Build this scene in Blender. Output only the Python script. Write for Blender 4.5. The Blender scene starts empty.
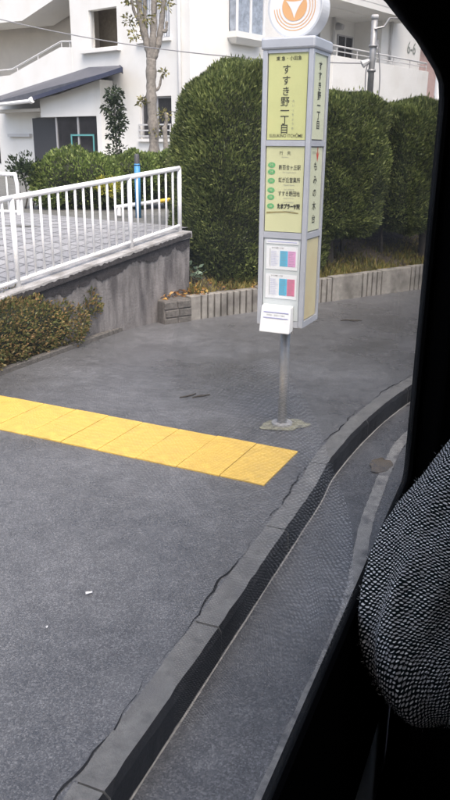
import bpy, math, random
import numpy as np
from mathutils import Vector, Matrix

random.seed(7)
R = math.radians
sc = bpy.context.scene
COL = sc.collection

# ------------------------------------------------------------------ camera, sky, sun, exposure
EYE = 1.9                                   # lens height above the pavement (seated in the bus)
cam_d = bpy.data.cameras.new('camera')
cam_d.sensor_fit = 'VERTICAL'
cam_d.sensor_height = 24.0
cam_d.lens = 22.2
cam_d.clip_start = 0.02
cam_d.clip_end = 1500
cam = bpy.data.objects.new('camera', cam_d)
COL.objects.link(cam)
cam.matrix_world = (Matrix.Translation((0, 0, EYE)) @ Matrix.Rotation(R(71), 4, 'X')
                    @ Matrix.Rotation(R(0.5), 4, 'Z'))
sc.camera = cam

world = bpy.data.worlds.new('World')
sc.world = world
world.use_nodes = True
wn = world.node_tree
wn.nodes.clear()
sky = wn.nodes.new('ShaderNodeTexSky')
sky.sky_type = 'NISHITA'
sky.sun_disc = False
SUN_EL, SUN_AZ = 62.0, 168.0                # azimuth clockwise from +Y
sky.sun_elevation = R(SUN_EL)
sky.sun_rotation = R(SUN_AZ)
sky.air_density = 1.0
sky.dust_density = 6.0
sky.ozone_density = 1.0
bg = wn.nodes.new('ShaderNodeBackground')
bg.inputs['Strength'].default_value = 0.15
wo = wn.nodes.new('ShaderNodeOutputWorld')
wn.links.new(sky.outputs[0], bg.inputs[0])
wn.links.new(bg.outputs[0], wo.inputs[0])

sun_d = bpy.data.lights.new('sun', 'SUN')
sun_d.energy = 1.0
sun_d.angle = R(50)
sun_d.color = (1.0, 0.97, 0.93)
sun = bpy.data.objects.new('sun', sun_d)
COL.objects.link(sun)
sd = Vector((math.sin(R(SUN_AZ)) * math.cos(R(SUN_EL)), math.cos(R(SUN_AZ)) * math.cos(R(SUN_EL)), math.sin(R(SUN_EL))))
sun.rotation_euler = sd.to_track_quat('Z', 'Y').to_euler()
sun.location = sd * 60

vs = sc.view_settings
vs.view_transform = 'Standard'
vs.look = 'None'
vs.gamma = 1.0
vs.use_curve_mapping = False
vs.exposure = 1.3


# ------------------------------------------------------------------ materials
def mat(name, col, rough=0.6, var=0.0, scale=8.0, bump=0.0, bscale=60.0, spec=0.5, metal=0.0,
        stain=None, stain_scale=3.0, stain_amt=0.5, detail=6.0, coord='Object'):
    m = bpy.data.materials.new(name)
    m.use_nodes = True
    nt = m.node_tree
    b = nt.nodes['Principled BSDF']
    b.inputs['Base Color'].default_value = (*col, 1)
    b.inputs['Roughness'].default_value = rough
    b.inputs['Metallic'].default_value = metal
    b.inputs['Specular IOR Level'].default_value = spec
    if not (var or bump or stain):
        return m
    tc = nt.nodes.new('ShaderNodeTexCoord')
    out = None
    if var:
        n = nt.nodes.new('ShaderNodeTexNoise')
        n.inputs['Scale'].default_value = scale
        n.inputs['Detail'].default_value = detail
        n.inputs['Roughness'].default_value = 0.65
        nt.links.new(tc.outputs[coord], n.inputs['Vector'])
        r = nt.nodes.new('ShaderNodeValToRGB')
        r.color_ramp.elements[0].position = 0.3
        r.color_ramp.elements[1].position = 0.7
        r.color_ramp.elements[0].color = (*[max(0, c * (1 - var)) for c in col], 1)
        r.color_ramp.elements[1].color = (*[min(1, c * (1 + var)) for c in col], 1)
        nt.links.new(n.outputs['Fac'], r.inputs['Fac'])
        out = r.outputs['Color']
    if stain:
        n2 = nt.nodes.new('ShaderNodeTexNoise')
        n2.inputs['Scale'].default_value = stain_scale
        n2.inputs['Detail'].default_value = 5
        nt.links.new(tc.outputs[coord], n2.inputs['Vector'])
        r2 = nt.nodes.new('ShaderNodeValToRGB')
        r2.color_ramp.elements[0].position = 0.48
        r2.color_ramp.elements[1].position = 0.68
        r2.color_ramp.elements[1].color = (stain_amt, stain_amt, stain_amt, 1)
        nt.links.new(n2.outputs['Fac'], r2.inputs['Fac'])
        mx = nt.nodes.new('ShaderNodeMix')
        mx.data_type = 'RGBA'
        nt.links.new(r2.outputs['Color'], mx.inputs['Factor'])
        if out:
            nt.links.new(out, mx.inputs['A'])
        else:
            mx.inputs['A'].default_value = (*col, 1)
        mx.inputs['B'].default_value = (*stain, 1)
        out = mx.outputs['Result']
    if out:
        nt.links.new(out, b.inputs['Base Color'])
    if bump:
        n3 = nt.nodes.new('ShaderNodeTexNoise')
        n3.inputs['Scale'].default_value = bscale
        n3.inputs['Detail'].default_value = 4
        nt.links.new(tc.outputs[coord], n3.inputs['Vector'])
        bp = nt.nodes.new('ShaderNodeBump')
        bp.inputs['Strength'].default_value = bump
        bp.inputs['Distance'].default_value = 0.01
        nt.links.new(n3.outputs['Fac'], bp.inputs['Height'])
        nt.links.new(bp.outputs['Normal'], b.inputs['Normal'])
    return m


def leaf_mat(name, cols, rough=0.45, trans=0.25):
    """each leaf (mesh island) takes its own colour from the ramp"""
    m = bpy.data.materials.new(name)
    m.use_nodes = True
    nt = m.node_tree
    b = nt.nodes['Principled BSDF']
    g = nt.nodes.new('ShaderNodeNewGeometry')
    r = nt.nodes.new('ShaderNodeValToRGB')
    el = r.color_ramp.elements
    while len(el) < len(cols):
        el.new(0.5)
    for i, c in enumerate(cols):
        el[i].position = i / (len(cols) - 1)
        el[i].color = (*c, 1)
    nt.links.new(g.outputs['Random Per Island'], r.inputs['Fac'])
    tcn = nt.nodes.new('ShaderNodeTexCoord')
    pn = nt.nodes.new('ShaderNodeTexNoise')
    pn.inputs['Scale'].default_value = 2.3
    nt.links.new(tcn.outputs['Object'], pn.inputs['Vector'])
    pm = nt.nodes.new('ShaderNodeMapRange')
    pm.inputs[1].default_value = 0.3
    pm.inputs[2].default_value = 0.7
    pm.inputs[3].default_value = 0.6
    pm.inputs[4].default_value = 1.45
    nt.links.new(pn.outputs['Fac'], pm.inputs[0])
    hs = nt.nodes.new('ShaderNodeHueSaturation')
    nt.links.new(r.outputs['Color'], hs.inputs['Color'])
    nt.links.new(pm.outputs[0], hs.inputs['Value'])
    b.inputs['Roughness'].default_value = rough
    b.inputs['Specular IOR Level'].default_value = 0.35
    nt.links.new(hs.outputs['Color'], b.inputs['Base Color'])
    t = nt.nodes.new('ShaderNodeBsdfTranslucent')
    nt.links.new(hs.outputs['Color'], t.inputs['Color'])
    mx = nt.nodes.new('ShaderNodeMixShader')
    mx.inputs['Fac'].default_value = trans
    nt.links.new(b.outputs[0], mx.inputs[1])
    nt.links.new(t.outputs[0], mx.inputs[2])
    nt.links.new(mx.outputs[0], nt.nodes['Material Output'].inputs['Surface'])
    return m


def asphalt_mat(name, dark, light, rough0, rough1, grain=170.0):
    m = bpy.data.materials.new(name)
    m.use_nodes = True
    nt = m.node_tree
    b = nt.nodes['Principled BSDF']
    tc = nt.nodes.new('ShaderNodeTexCoord')

    def noise(s, d=4.0, rg=0.6):
        n = nt.nodes.new('ShaderNodeTexNoise')
        n.inputs['Scale'].default_value = s
        n.inputs['Detail'].default_value = d
        n.inputs['Roughness'].default_value = rg
        nt.links.new(tc.outputs['Object'], n.inputs['Vector'])
        return n
    big, mid = noise(0.9, 6), noise(9, 5)
    vo = nt.nodes.new('ShaderNodeTexVoronoi')
    vo.inputs['Scale'].default_value = grain
    nt.links.new(tc.outputs['Object'], vo.inputs['Vector'])
    r = nt.nodes.new('ShaderNodeValToRGB')          # one tone for each stone chip
    e = r.color_ramp.elements
    e[0].position, e[0].color = 0.1, (*dark, 1)
    e[1].position, e[1].color = 0.75, (*light, 1)
    k = e.new(0.985)
    k.color = (*[min(1, c * 1.5) for c in light], 1)
    sep = nt.nodes.new('ShaderNodeSeparateColor')
    nt.links.new(vo.outputs['Color'], sep.inputs[0])
    nt.links.new(sep.outputs[0], r.inputs['Fac'])
    mr = nt.nodes.new('ShaderNodeMapRange')
    mr.inputs[1].default_value, mr.inputs[2].default_value = 0.3, 0.7
    mr.inputs[3].default_value, mr.inputs[4].default_value = 0.72, 1.25
    nt.links.new(big.outputs['Fac'], mr.inputs[0])
    mr2 = nt.nodes.new('ShaderNodeMapRange')
    mr2.inputs[1].default_value, mr2.inputs[2].default_value = 0.3, 0.7
    mr2.inputs[3].default_value, mr2.inputs[4].default_value = 0.82, 1.18
    nt.links.new(mid.outputs['Fac'], mr2.inputs[0])
    mul = nt.nodes.new('ShaderNodeMath')
    mul.operation = 'MULTIPLY'
    nt.links.new(mr.outputs[0], mul.inputs[0])
    nt.links.new(mr2.outputs[0], mul.inputs[1])
    hs = nt.nodes.new('ShaderNodeHueSaturation')
    nt.links.new(r.outputs['Color'], hs.inputs['Color'])
    nt.links.new(mul.outputs[0], hs.inputs['Value'])
    nt.links.new(hs.outputs['Color'], b.inputs['Base Color'])
    rr = nt.nodes.new('ShaderNodeMapRange')            # damp patches
    rr.inputs[1].default_value, rr.inputs[2].default_value = 0.35, 0.65
    rr.inputs[3].default_value, rr.inputs[4].default_value = rough0, rough1
    nt.links.new(big.outputs['Fac'], rr.inputs[0])
    nt.links.new(rr.outputs[0], b.inputs['Roughness'])
    bp = nt.nodes.new('ShaderNodeBump')
    bp.inputs['Strength'].default_value = 0.3
    bp.inputs['Distance'].default_value = 0.004
    bp.invert = True
    nt.links.new(vo.outputs['Distance'], bp.inputs['Height'])
    nt.links.new(bp.outputs['Normal'], b.inputs['Normal'])
    return m


def paver_mat():
    m = bpy.data.materials.new('ramp_paving')
    m.use_nodes = True
    nt = m.node_tree
    b = nt.nodes['Principled BSDF']
    tc = nt.nodes.new('ShaderNodeTexCoord')
    mp = nt.nodes.new('ShaderNodeMapping')
    mp.inputs['Rotation'].default_value = (0, 0, R(33))
    nt.links.new(tc.outputs['Object'], mp.inputs['Vector'])
    br = nt.nodes.new('ShaderNodeTexBrick')
    br.offset = 0.0
    br.inputs['Color1'].default_value = (0.22, 0.22, 0.225, 1)
    br.inputs['Color2'].default_value = (0.27, 0.27, 0.272, 1)
    br.inputs['Mortar'].default_value = (0.10, 0.10, 0.10, 1)
    br.inputs['Scale'].default_value = 1.0
    br.inputs['Mortar Size'].default_value = 0.012
    br.inputs['Brick Width'].default_value = 0.2
    br.inputs['Row Height'].default_value = 0.2
    nt.links.new(mp.outputs[0], br.inputs['Vector'])
    nt.links.new(br.outputs['Color'], b.inputs['Base Color'])
    b.inputs['Roughness'].default_value = 0.55
    return m


def glass_pane_mat(name, grazing, tint=0.985):
    m = bpy.data.materials.new(name)
    m.use_nodes = True
    nt = m.node_tree
    nt.nodes.remove(nt.nodes['Principled BSDF'])
    lw = nt.nodes.new('ShaderNodeLayerWeight')          # same on both faces of the pane
    lw.inputs['Blend'].default_value = 0.5
    pw = nt.nodes.new('ShaderNodeMath')
    pw.operation = 'POWER'
    pw.inputs[1].default_value = 5.0
    nt.links.new(lw.outputs['Facing'], pw.inputs[0])
    f = nt.nodes.new('ShaderNodeMath')
    f.operation = 'MULTIPLY_ADD'
    nt.links.new(pw.outputs[0], f.inputs[0])
    f.inputs[1].default_value = grazing
    f.inputs[2].default_value = 0.04
    t = nt.nodes.new('ShaderNodeBsdfTransparent')
    t.inputs['Color'].default_value = (tint, tint, tint, 1)
    g = nt.nodes.new('ShaderNodeBsdfGlossy')
    g.inputs['Roughness'].default_value = 0.0
    mx = nt.nodes.new('ShaderNodeMixShader')
    nt.links.new(f.outputs[0], mx.inputs['Fac'])
    nt.links.new(t.outputs[0], mx.inputs[1])
    nt.links.new(g.outputs[0], mx.inputs[2])
    # thin uneven dust film, added to lay a milky haze over the view
    tc = nt.nodes.new('ShaderNodeTexCoord')
    nz = nt.nodes.new('ShaderNodeTexNoise')
    nz.inputs['Scale'].default_value = 7.0
    nz.inputs['Detail'].default_value = 6.0
    nt.links.new(tc.outputs['Object'], nz.inputs['Vector'])
    mr = nt.nodes.new('ShaderNodeMapRange')
    mr.inputs[1].default_value, mr.inputs[2].default_value = 0.3, 0.75
    mr.inputs[3].default_value, mr.inputs[4].default_value = 0.008, 0.022
    nt.links.new(nz.outputs['Fac'], mr.inputs[0])
    df = nt.nodes.new('ShaderNodeBsdfTranslucent')
    df.inputs['Color'].default_value = (0.8, 0.8, 0.8, 1)
    mx2 = nt.nodes.new('ShaderNodeMixShader')
    nt.links.new(mr.outputs[0], mx2.inputs['Fac'])
    nt.links.new(mx.outputs[0], mx2.inputs[1])
    nt.links.new(df.outputs[0], mx2.inputs[2])
    nt.links.new(mx2.outputs[0], nt.nodes['Material Output'].inputs['Surface'])
    return m


def tweed_mat():
    """black and white coarse weave: rows of offset pale knots on black, laid in cloth UVs (metres)"""
    m = bpy.data.materials.new('tweed')
    m.use_nodes = True
    nt = m.node_tree
    b = nt.nodes['Principled BSDF']
    L = nt.links.new
    uv = nt.nodes.new('ShaderNodeTexCoord')
    nz = nt.nodes.new('ShaderNodeTexNoise')
    nz.inputs['Scale'].default_value = 60
    nz.inputs['Detail'].default_value = 4
    L(uv.outputs['UV'], nz.inputs['Vector'])
    sb = nt.nodes.new('ShaderNodeVectorMath')
    sb.operation = 'SUBTRACT'
    L(nz.outputs['Color'], sb.inputs[0])
    sb.inputs[1].default_value = (0.5, 0.5, 0.5)
    scl = nt.nodes.new('ShaderNodeVectorMath')
    scl.operation = 'SCALE'
    scl.inputs['Scale'].default_value = 0.009
    L(sb.outputs[0], scl.inputs[0])
    ad = nt.nodes.new('ShaderNodeVectorMath')
    L(uv.outputs['UV'], ad.inputs[0])
    L(scl.outputs[0], ad.inputs[1])
    sx = nt.nodes.new('ShaderNodeSeparateXYZ')
    L(ad.outputs[0], sx.inputs[0])

    def M(op, a, c=None):
        n = nt.nodes.new('ShaderNodeMath')
        n.operation = op
        for i, v in enumerate((a, c)):
            if v is None:
                continue
            if isinstance(v, (int, float)):
                n.inputs[i].default_value = v
            else:
                L(v, n.inputs[i])
        return n.outputs[0]
    PU, PV = 0.0056, 0.0043
    v = M('DIVIDE', sx.outputs['Y'], PV)
    row = M('FLOOR', v)
    fv = M('SUBTRACT', M('FRACT', v), 0.5)
    u = M('ADD', M('DIVIDE', sx.outputs['X'], PU), M('MULTIPLY', M('MODULO', row, 2.0), 0.5))
    fu = M('SUBTRACT', M('FRACT', u), 0.5)
    tw = M('ADD', fu, M('MULTIPLY', fv, 0.9))
    d = M('SQRT', M('ADD', M('MULTIPLY', M('MULTIPLY', tw, tw), 1.25), M('MULTIPLY', M('MULTIPLY', fv, fv), 1.35)))
    wn_ = nt.nodes.new('ShaderNodeTexWhiteNoise')
    wn_.noise_dimensions = '2D'
    cb = nt.nodes.new('ShaderNodeCombineXYZ')
    L(M('FLOOR', u), cb.inputs[0])
    L(row, cb.inputs[1])
    L(cb.outputs[0], wn_.inputs['Vector'])
    d2 = M('ADD', d, M('MULTIPLY', M('SUBTRACT', wn_.outputs['Value'], 0.5), 0.22))
    rp = nt.nodes.new('ShaderNodeValToRGB')
    e = rp.color_ramp.elements
    e[0].position, e[0].color = 0.25, (0.90, 0.87, 0.84, 1)
    e[1].position, e[1].color = 0.41, (0.004, 0.008, 0.009, 1)
    L(d2, rp.inputs['Fac'])
    hs = nt.nodes.new('ShaderNodeHueSaturation')
    L(rp.outputs['Color'], hs.inputs['Color'])
    L(M('ADD', M('MULTIPLY', wn_.outputs['Value'], 1.0), 0.4), hs.inputs['Value'])
    L(hs.outputs['Color'], b.inputs['Base Color'])
    b.inputs['Roughness'].default_value = 0.95
    b.inputs['Specular IOR Level'].default_value = 0.1
    bp = nt.nodes.new('ShaderNodeBump')
    bp.inputs['Strength'].default_value = 0.8
    bp.inputs['Distance'].default_value = 0.003
    bp.invert = True
    L(d, bp.inputs['Height'])
    L(bp.outputs['Normal'], b.inputs['Normal'])
    return m


M_ASPH = asphalt_mat('pavement_asphalt', (0.062, 0.063, 0.066), (0.108, 0.109, 0.112), 0.20, 0.46, 190)
M_ROAD = asphalt_mat('road_asphalt', (0.056, 0.057, 0.060), (0.100, 0.101, 0.104), 0.16, 0.42, 160)
M_KERB = mat('kerb_concrete', (0.125, 0.125, 0.121), 0.6, 0.35, 14, 0.4, 150, stain=(0.095, 0.095, 0.096), stain_scale=7, stain_amt=0.75)
M_KFACE = mat('kerb_black', (0.010, 0.010, 0.011), 0.75, 0.4, 20, 0.3, 90, spec=0.15)
M_FOOTLINE = mat('pale_line', (0.32, 0.31, 0.29), 0.7, 0.35, 30)
M_STRIP = mat('pale_strip', (0.20, 0.20, 0.195), 0.6, 0.3, 30, 0.3, 120, stain=(0.08, 0.08, 0.085), stain_scale=14, stain_amt=0.95)
M_YEL = mat('yellow_tactile', (0.54, 0.36, 0.075), 0.5, 0.16, 9, 0.25, 120, stain=(0.40, 0.27, 0.07), stain_scale=7, stain_amt=0.55)
M_CONC = mat('old_concrete', (0.24, 0.225, 0.20), 0.75, 0.28, 12, 0.4, 110, stain=(0.10, 0.092, 0.08), stain_scale=3.5, stain_amt=0.8)
M_DSTONE = mat('dark_stone', (0.10, 0.092, 0.082), 0.8, 0.45, 25, 0.8, 60)
M_WALL = mat('stained_retaining_wall', (0.165, 0.155, 0.15), 0.8, 0.45, 5, 0.6, 45, stain=(0.055, 0.051, 0.052), stain_scale=3.2, stain_amt=0.85)
_nt = M_WALL.node_tree
_mp = _nt.nodes.new('ShaderNodeMapping')
_mp.inputs['Scale'].default_value = (2.2, 2.2, 0.45)
_tc = [n for n in _nt.nodes if n.type == 'TEX_COORD'][0]
_nt.links.new(_tc.outputs['Object'], _mp.inputs['Vector'])
for _n in [n for n in _nt.nodes if n.type == 'TEX_NOISE'][:2]:
    _nt.links.new(_mp.outputs[0], _n.inputs['Vector'])
M_COPE = mat('wall_coping', (0.33, 0.325, 0.32), 0.7, 0.25, 9, 0.3, 80, stain=(0.12, 0.11, 0.10), stain_scale=4, stain_amt=0.7)
M_WSTAIN = mat('black_lichen', (0.035, 0.032, 0.033), 0.9, 0.5, 20, 0.6, 60)
M_PAVER = paver_mat()
M_WHITE = mat('white_fence_paint', (0.80, 0.80, 0.80), 0.4, 0.05, 5)
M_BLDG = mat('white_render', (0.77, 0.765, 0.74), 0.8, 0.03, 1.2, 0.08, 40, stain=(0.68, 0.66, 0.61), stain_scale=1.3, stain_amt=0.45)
M_BSHADE = mat('shaded_render', (0.60, 0.565, 0.51), 0.85, 0.06, 2)  # white render with the shade of recesses and ceilings put into the colour
M_TRIM = mat('trim_grey', (0.55, 0.55, 0.55), 0.6)
M_NAVY = mat('navy_metal_roof', (0.045, 0.05, 0.085), 0.45, 0.15, 5)
M_ROOFT = mat('grey_metal_roof', (0.085, 0.088, 0.105), 0.5, 0.2, 6)
M_DGLASS = mat('window_glass', (0.035, 0.035, 0.038), 0.06, 0.3, 2, spec=0.6)
M_BLUEGL = mat('curtained_glass', (0.30, 0.34, 0.40), 0.08, 0.35, 6, spec=0.6)
M_CURT = mat('curtain', (0.62, 0.63, 0.64), 0.8, 0.25, 10)
M_BROWN = mat('brown_door', (0.13, 0.09, 0.07), 0.5, 0.15, 3)
M_TAN = mat('tan_brick_wall', (0.27, 0.23, 0.17), 0.8, 0.2, 9)
M_FRAME = mat('window_frame_grey', (0.42, 0.42, 0.43), 0.4)
M_TEAL = mat('teal_board', (0.12, 0.36, 0.36), 0.5)
M_ALU = mat('brushed_aluminium', (0.52, 0.54, 0.58), 0.42, 0.07, 6, metal=0.35)
M_ALUD = mat('dark_seal', (0.10, 0.10, 0.11), 0.6)
M_STEEL = mat('galvanised_steel', (0.36, 0.36, 0.36), 0.45, 0.12, 15, metal=0.4)
M_SIGN = mat('sign_yellow_green', (0.57, 0.59, 0.27), 0.35, 0.06, 4, stain=(0.56, 0.49, 0.22), stain_scale=4, stain_amt=0.6)
M_SIGN2 = mat('sign_pale_yellow', (0.59, 0.60, 0.35), 0.35, 0.05, 4)
M_SIGNS = mat('sign_side_pale', (0.62, 0.65, 0.46), 0.35, 0.05, 4)
M_SIGNY = mat('sign_side_yellow', (0.62, 0.56, 0.34), 0.4, 0.06, 4, stain=(0.52, 0.30, 0.12), stain_scale=3, stain_amt=0.3)
M_SIGNG = mat('board_grey_white', (0.56, 0.60, 0.60), 0.4, 0.05, 6)
M_PAPER = mat('paper', (0.76, 0.78, 0.79), 0.6, 0.03, 8)
M_INK = mat('ink', (0.035, 0.035, 0.025), 0.6)
M_INKG = mat('grey_ink', (0.25, 0.27, 0.25), 0.6)
M_GREEN = mat('green_dot', (0.13, 0.40, 0.16), 0.5, 0.2, 60)
M_RED = mat('red_mark', (0.55, 0.07, 0.04), 0.5)
M_CYAN = mat('cyan_print', (0.12, 0.47, 0.68), 0.5)
M_PINK = mat('pink_print', (0.72, 0.36, 0.60), 0.5)
M_ROSE = mat('rose_print', (0.66, 0.20, 0.32), 0.5)
M_LILAC = mat('lilac_print', (0.40, 0.42, 0.66), 0.5)
M_ORANGE = mat('orange_emblem', (0.74, 0.42, 0.19), 0.4)
M_ENAMEL = mat('white_enamel', (0.80, 0.81, 0.82), 0.3)
M_ENAMELB = mat('grey_enamel_back', (0.55, 0.58, 0.62), 0.4)
M_BLACK = mat('black_interior_plastic', (0.003, 0.003, 0.0032), 0.8, spec=0.0)
M_RUBBER = mat('black_rubber', (0.008, 0.008, 0.008), 0.7, spec=0.2)
M_BUSW = mat('bus_paint', (0.62, 0.62, 0.60), 0.35)
M_SEAT = mat('seat_fabric', (0.02, 0.025, 0.05), 0.9, 0.3, 40)
M_PANE = glass_pane_mat('bus_glass', 0.55)
M_TWEED = tweed_mat()
M_SKIN = mat('skin', (0.50, 0.33, 0.25), 0.5)
M_HAIR = mat('hair', (0.012, 0.01, 0.01), 0.45)
M_TROUS = mat('dark_trousers', (0.012, 0.012, 0.015), 0.9)
M_BARK = mat('grey_bark', (0.22, 0.20, 0.175), 0.85, 0.4, 18, 0.8, 30)
M_DBARK = mat('dark_bark', (0.045, 0.038, 0.03), 0.9, 0.4, 20, 0.8, 40)
M_SOIL = mat('soil', (0.06, 0.048, 0.036), 0.95, 0.5, 12, 0.8, 40)
M_GROUND = mat('grounds', (0.11, 0.11, 0.10), 0.9, 0.3, 3)
M_PINKW = mat('pink_render', (0.48, 0.35, 0.33), 0.8, 0.08, 3)
M_BLUE = mat('blue_plastic', (0.05, 0.24, 0.48), 0.5)
M_CAP = mat('dark_cap', (0.06, 0.06, 0.065), 0.5)
M_YPL = mat('yellow_plastic', (0.75, 0.50, 0.05), 0.4)
M_WIRE = mat('cable', (0.24, 0.24, 0.25), 0.6)
M_WATER = mat('muddy_water', (0.09, 0.066, 0.035), 0.07, 0.3, 20, spec=0.6)
M_MOSS = mat('mossy_footing', (0.165, 0.163, 0.12), 0.85, 0.4, 22, 0.5, 70, stain=(0.09, 0.09, 0.085), stain_scale=14, stain_amt=0.8)
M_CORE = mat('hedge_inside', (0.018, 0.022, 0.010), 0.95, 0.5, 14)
L_HEDGE = leaf_mat('hedge_leaves', [(0.04, 0.055, 0.018), (0.085, 0.115, 0.034), (0.15, 0.18, 0.055), (0.24, 0.27, 0.09)], trans=0.35)
L_AZAL = leaf_mat('bronze_azalea_leaves', [(0.05, 0.075, 0.025), (0.13, 0.14, 0.045), (0.22, 0.175, 0.07), (0.33, 0.20, 0.09)], trans=0.35)
L_BUSH = leaf_mat('bush_leaves', [(0.06, 0.09, 0.025), (0.12, 0.17, 0.045), (0.2, 0.26, 0.07), (0.3, 0.35, 0.11)], trans=0.35)
L_YELL = leaf_mat('yellow_leaves', [(0.16, 0.2, 0.04), (0.36, 0.36, 0.05), (0.5, 0.45, 0.08)])
L_TREE = leaf_mat('tree_leaves', [(0.08, 0.09, 0.03), (0.18, 0.17, 0.06), (0.30, 0.26, 0.11)])
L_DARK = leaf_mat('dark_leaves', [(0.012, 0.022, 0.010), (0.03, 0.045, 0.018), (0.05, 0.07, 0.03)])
L_GRASS = leaf_mat('dry_grass_blades', [(0.08, 0.10, 0.025), (0.17, 0.155, 0.045), (0.26, 0.19, 0.06)])
L_LITTER = leaf_mat('fallen_leaves_mat', [(0.12, 0.06, 0.025), (0.35, 0.17, 0.05), (0.45, 0.3, 0.08)])
L_SAGE = leaf_mat('sage_leaves', [(0.10, 0.15, 0.10), (0.2, 0.27, 0.19)])


# ------------------------------------------------------------------ geometry helpers
class MB:
    def __init__(self):
        self.v, self.f = [], []

    def add(self, vs_, fs_):
        n = len(self.v)
        self.v += [tuple(p) for p in vs_]
        self.f += [tuple(i + n for i in f) for f in fs_]
        return self

    def box(self, x0, x1, y0, y1, z0, z1):
        return self.add([(x0, y0, z0), (x1, y0, z0), (x1, y1, z0), (x0, y1, z0), (x0, y0, z1), (x1, y0, z1), (x1, y1, z1), (x0, y1, z1)],
                        [(3, 2, 1, 0), (4, 5, 6, 7), (0, 1, 5, 4), (1, 2, 6, 5), (2, 3, 7, 6), (3, 0, 4, 7)])

    def hexa(self, p):                       # 8 points: bottom loop then top loop
        return self.add(p, [(3, 2, 1, 0), (4, 5, 6, 7), (0, 1, 5, 4), (1, 2, 6, 5), (2, 3, 7, 6), (3, 0, 4, 7)])

    def prism(self, poly, off):              # planar polygon pushed along off
        n = len(poly)
        off = Vector(off)
        vs_ = [Vector(p) for p in poly] + [Vector(p) + off for p in poly]
        return self.add(vs_, [tuple(range(n))[::-1], tuple(range(n, 2 * n))] + [(i, (i + 1) % n, n + (i + 1) % n, n + i) for i in range(n)])

    def tube(self, pts, rad, n=8, cap=True):
        pts = [Vector(p) for p in pts]
        if not isinstance(rad, (list, tuple)):
            rad = [rad] * len(pts)
        b = len(self.v)
        up = None
        for i, p in enumerate(pts):
            t = (pts[min(i + 1, len(pts) - 1)] - pts[max(i - 1, 0)]).normalized()
            if up is None:
                up = Vector((0, 0, 1)) if abs(t.z) < 0.9 else Vector((1, 0, 0))
            a = t.cross(up).normalized()
            up = a.cross(t).normalized()
            for k in range(n):
                q = 2 * math.pi * k / n
                self.v.append(tuple(p + (a * math.cos(q) + up * math.sin(q)) * rad[i]))
        for i in range(len(pts) - 1):
            for k in range(n):
                k2 = (k + 1) % n
                self.f.append((b + i * n + k, b + i * n + k2, b + (i + 1) * n + k2, b + (i + 1) * n + k))
        if cap:
            self.f.append(tuple(b + k for k in range(n))[::-1])
            e = b + (len(pts) - 1) * n
            self.f.append(tuple(e + k for k in range(n)))
        return self

    def build(self, name, m, parent=None, smooth=False, bevel=0.0, loc=None, rot=None):
        me = bpy.data.meshes.new(name)
        me.from_pydata(self.v, [], self.f)
        me.update()
        return link(name, me, m, parent, smooth, bevel, loc, rot)


def link(name, me, m, parent=None, smooth=False, bevel=0.0, loc=None, rot=None):
    o = bpy.data.objects.new(name, me)
    COL.objects.link(o)
    if m and not me.materials:
        me.materials.append(m)
    if parent:
        o.parent = parent
    if smooth:
        me.polygons.foreach_set('use_smooth', [True] * len(me.polygons))
    if bevel:
        b = o.modifiers.new('bevel', 'BEVEL')
        b.width = bevel
        b.segments = 2
        b.limit_method = 'ANGLE'
    if loc:
        o.location = loc
    if rot:
        o.rotation_euler = rot
    return o


def empty(name, loc=(0, 0, 0), rz=0.0):
    o = bpy.data.objects.new(name, None)
    COL.objects.link(o)
    o.location = loc
    o.rotation_euler = (0, 0, rz)
    o.empty_display_size = 0.2
    return o


def tag(o, label=None, cat=None, group=None, kind=None):
    if label:
        o['label'] = label
    if cat:
        o['category'] = cat
    if group:
        o['group'] = group
    if kind:
        o['kind'] = kind
    return o


def box(name, m, parent, x0, x1, y0, y1, z0, z1, bevel=0.0):
    return MB().box(x0, x1, y0, y1, z0, z1).build(name, m, parent, bevel=bevel)


def catmull(pts, n=10):
    P = [Vector(p) for p in pts]
    P = [P[0] * 2 - P[1]] + P + [P[-1] * 2 - P[-2]]
    out = []
    for i in range(1, len(P) - 2):
        for k in range(n):
            t = k / n
            a, b, c, d = P[i - 1:i + 3]
            out.append(0.5 * ((2 * b) + (c - a) * t + (2 * a - 5 * b + 4 * c - d) * t * t + (3 * b - a - 3 * c + d) * t ** 3))
    out.append(P[-2])
    return out


rng = np.random.default_rng(11)


def leaf_mesh(name, P, D, length, width, m, parent=None, jitter=0.5, fold=0.2):
    """P points, D main directions; every leaf is a pointed four-sided blade folded on its midrib"""
    n = len(P)
    D = D + rng.normal(0, jitter, (n, 3))
    D /= np.linalg.norm(D, axis=1)[:, None] + 1e-9
    A = rng.normal(0, 1, (n, 3))
    S = np.cross(D, A)
    S /= np.linalg.norm(S, axis=1)[:, None] + 1e-9
    N = np.cross(S, D)
    ln = (length * rng.uniform(0.6, 1.35, n))[:, None]
    wd = (width * rng.uniform(0.7, 1.3, n))[:, None]
    b = P
    t = P + D * ln + N * ln * rng.normal(0, 0.12, (n, 1))
    mid = P + D * ln * 0.5
    l = mid - S * wd * 0.5 + N * wd * fold
    r = mid + S * wd * 0.5 + N * wd * fold
    V = np.stack([b, r, t, l], 1).reshape(-1, 3)
    F = np.arange(n * 4, dtype=np.int32)
    me = bpy.data.meshes.new(name)
    me.vertices.add(n * 4)
    me.vertices.foreach_set('co', V.astype(np.float32).ravel())
    me.loops.add(n * 4)
    me.loops.foreach_set('vertex_index', F)
    me.polygons.add(n)
    me.polygons.foreach_set('loop_start', np.arange(0, n * 4, 4, dtype=np.int32))
    me.polygons.foreach_set('loop_total', np.full(n, 4, dtype=np.int32))
    me.update()
    return link(name, me, m, parent)


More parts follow.
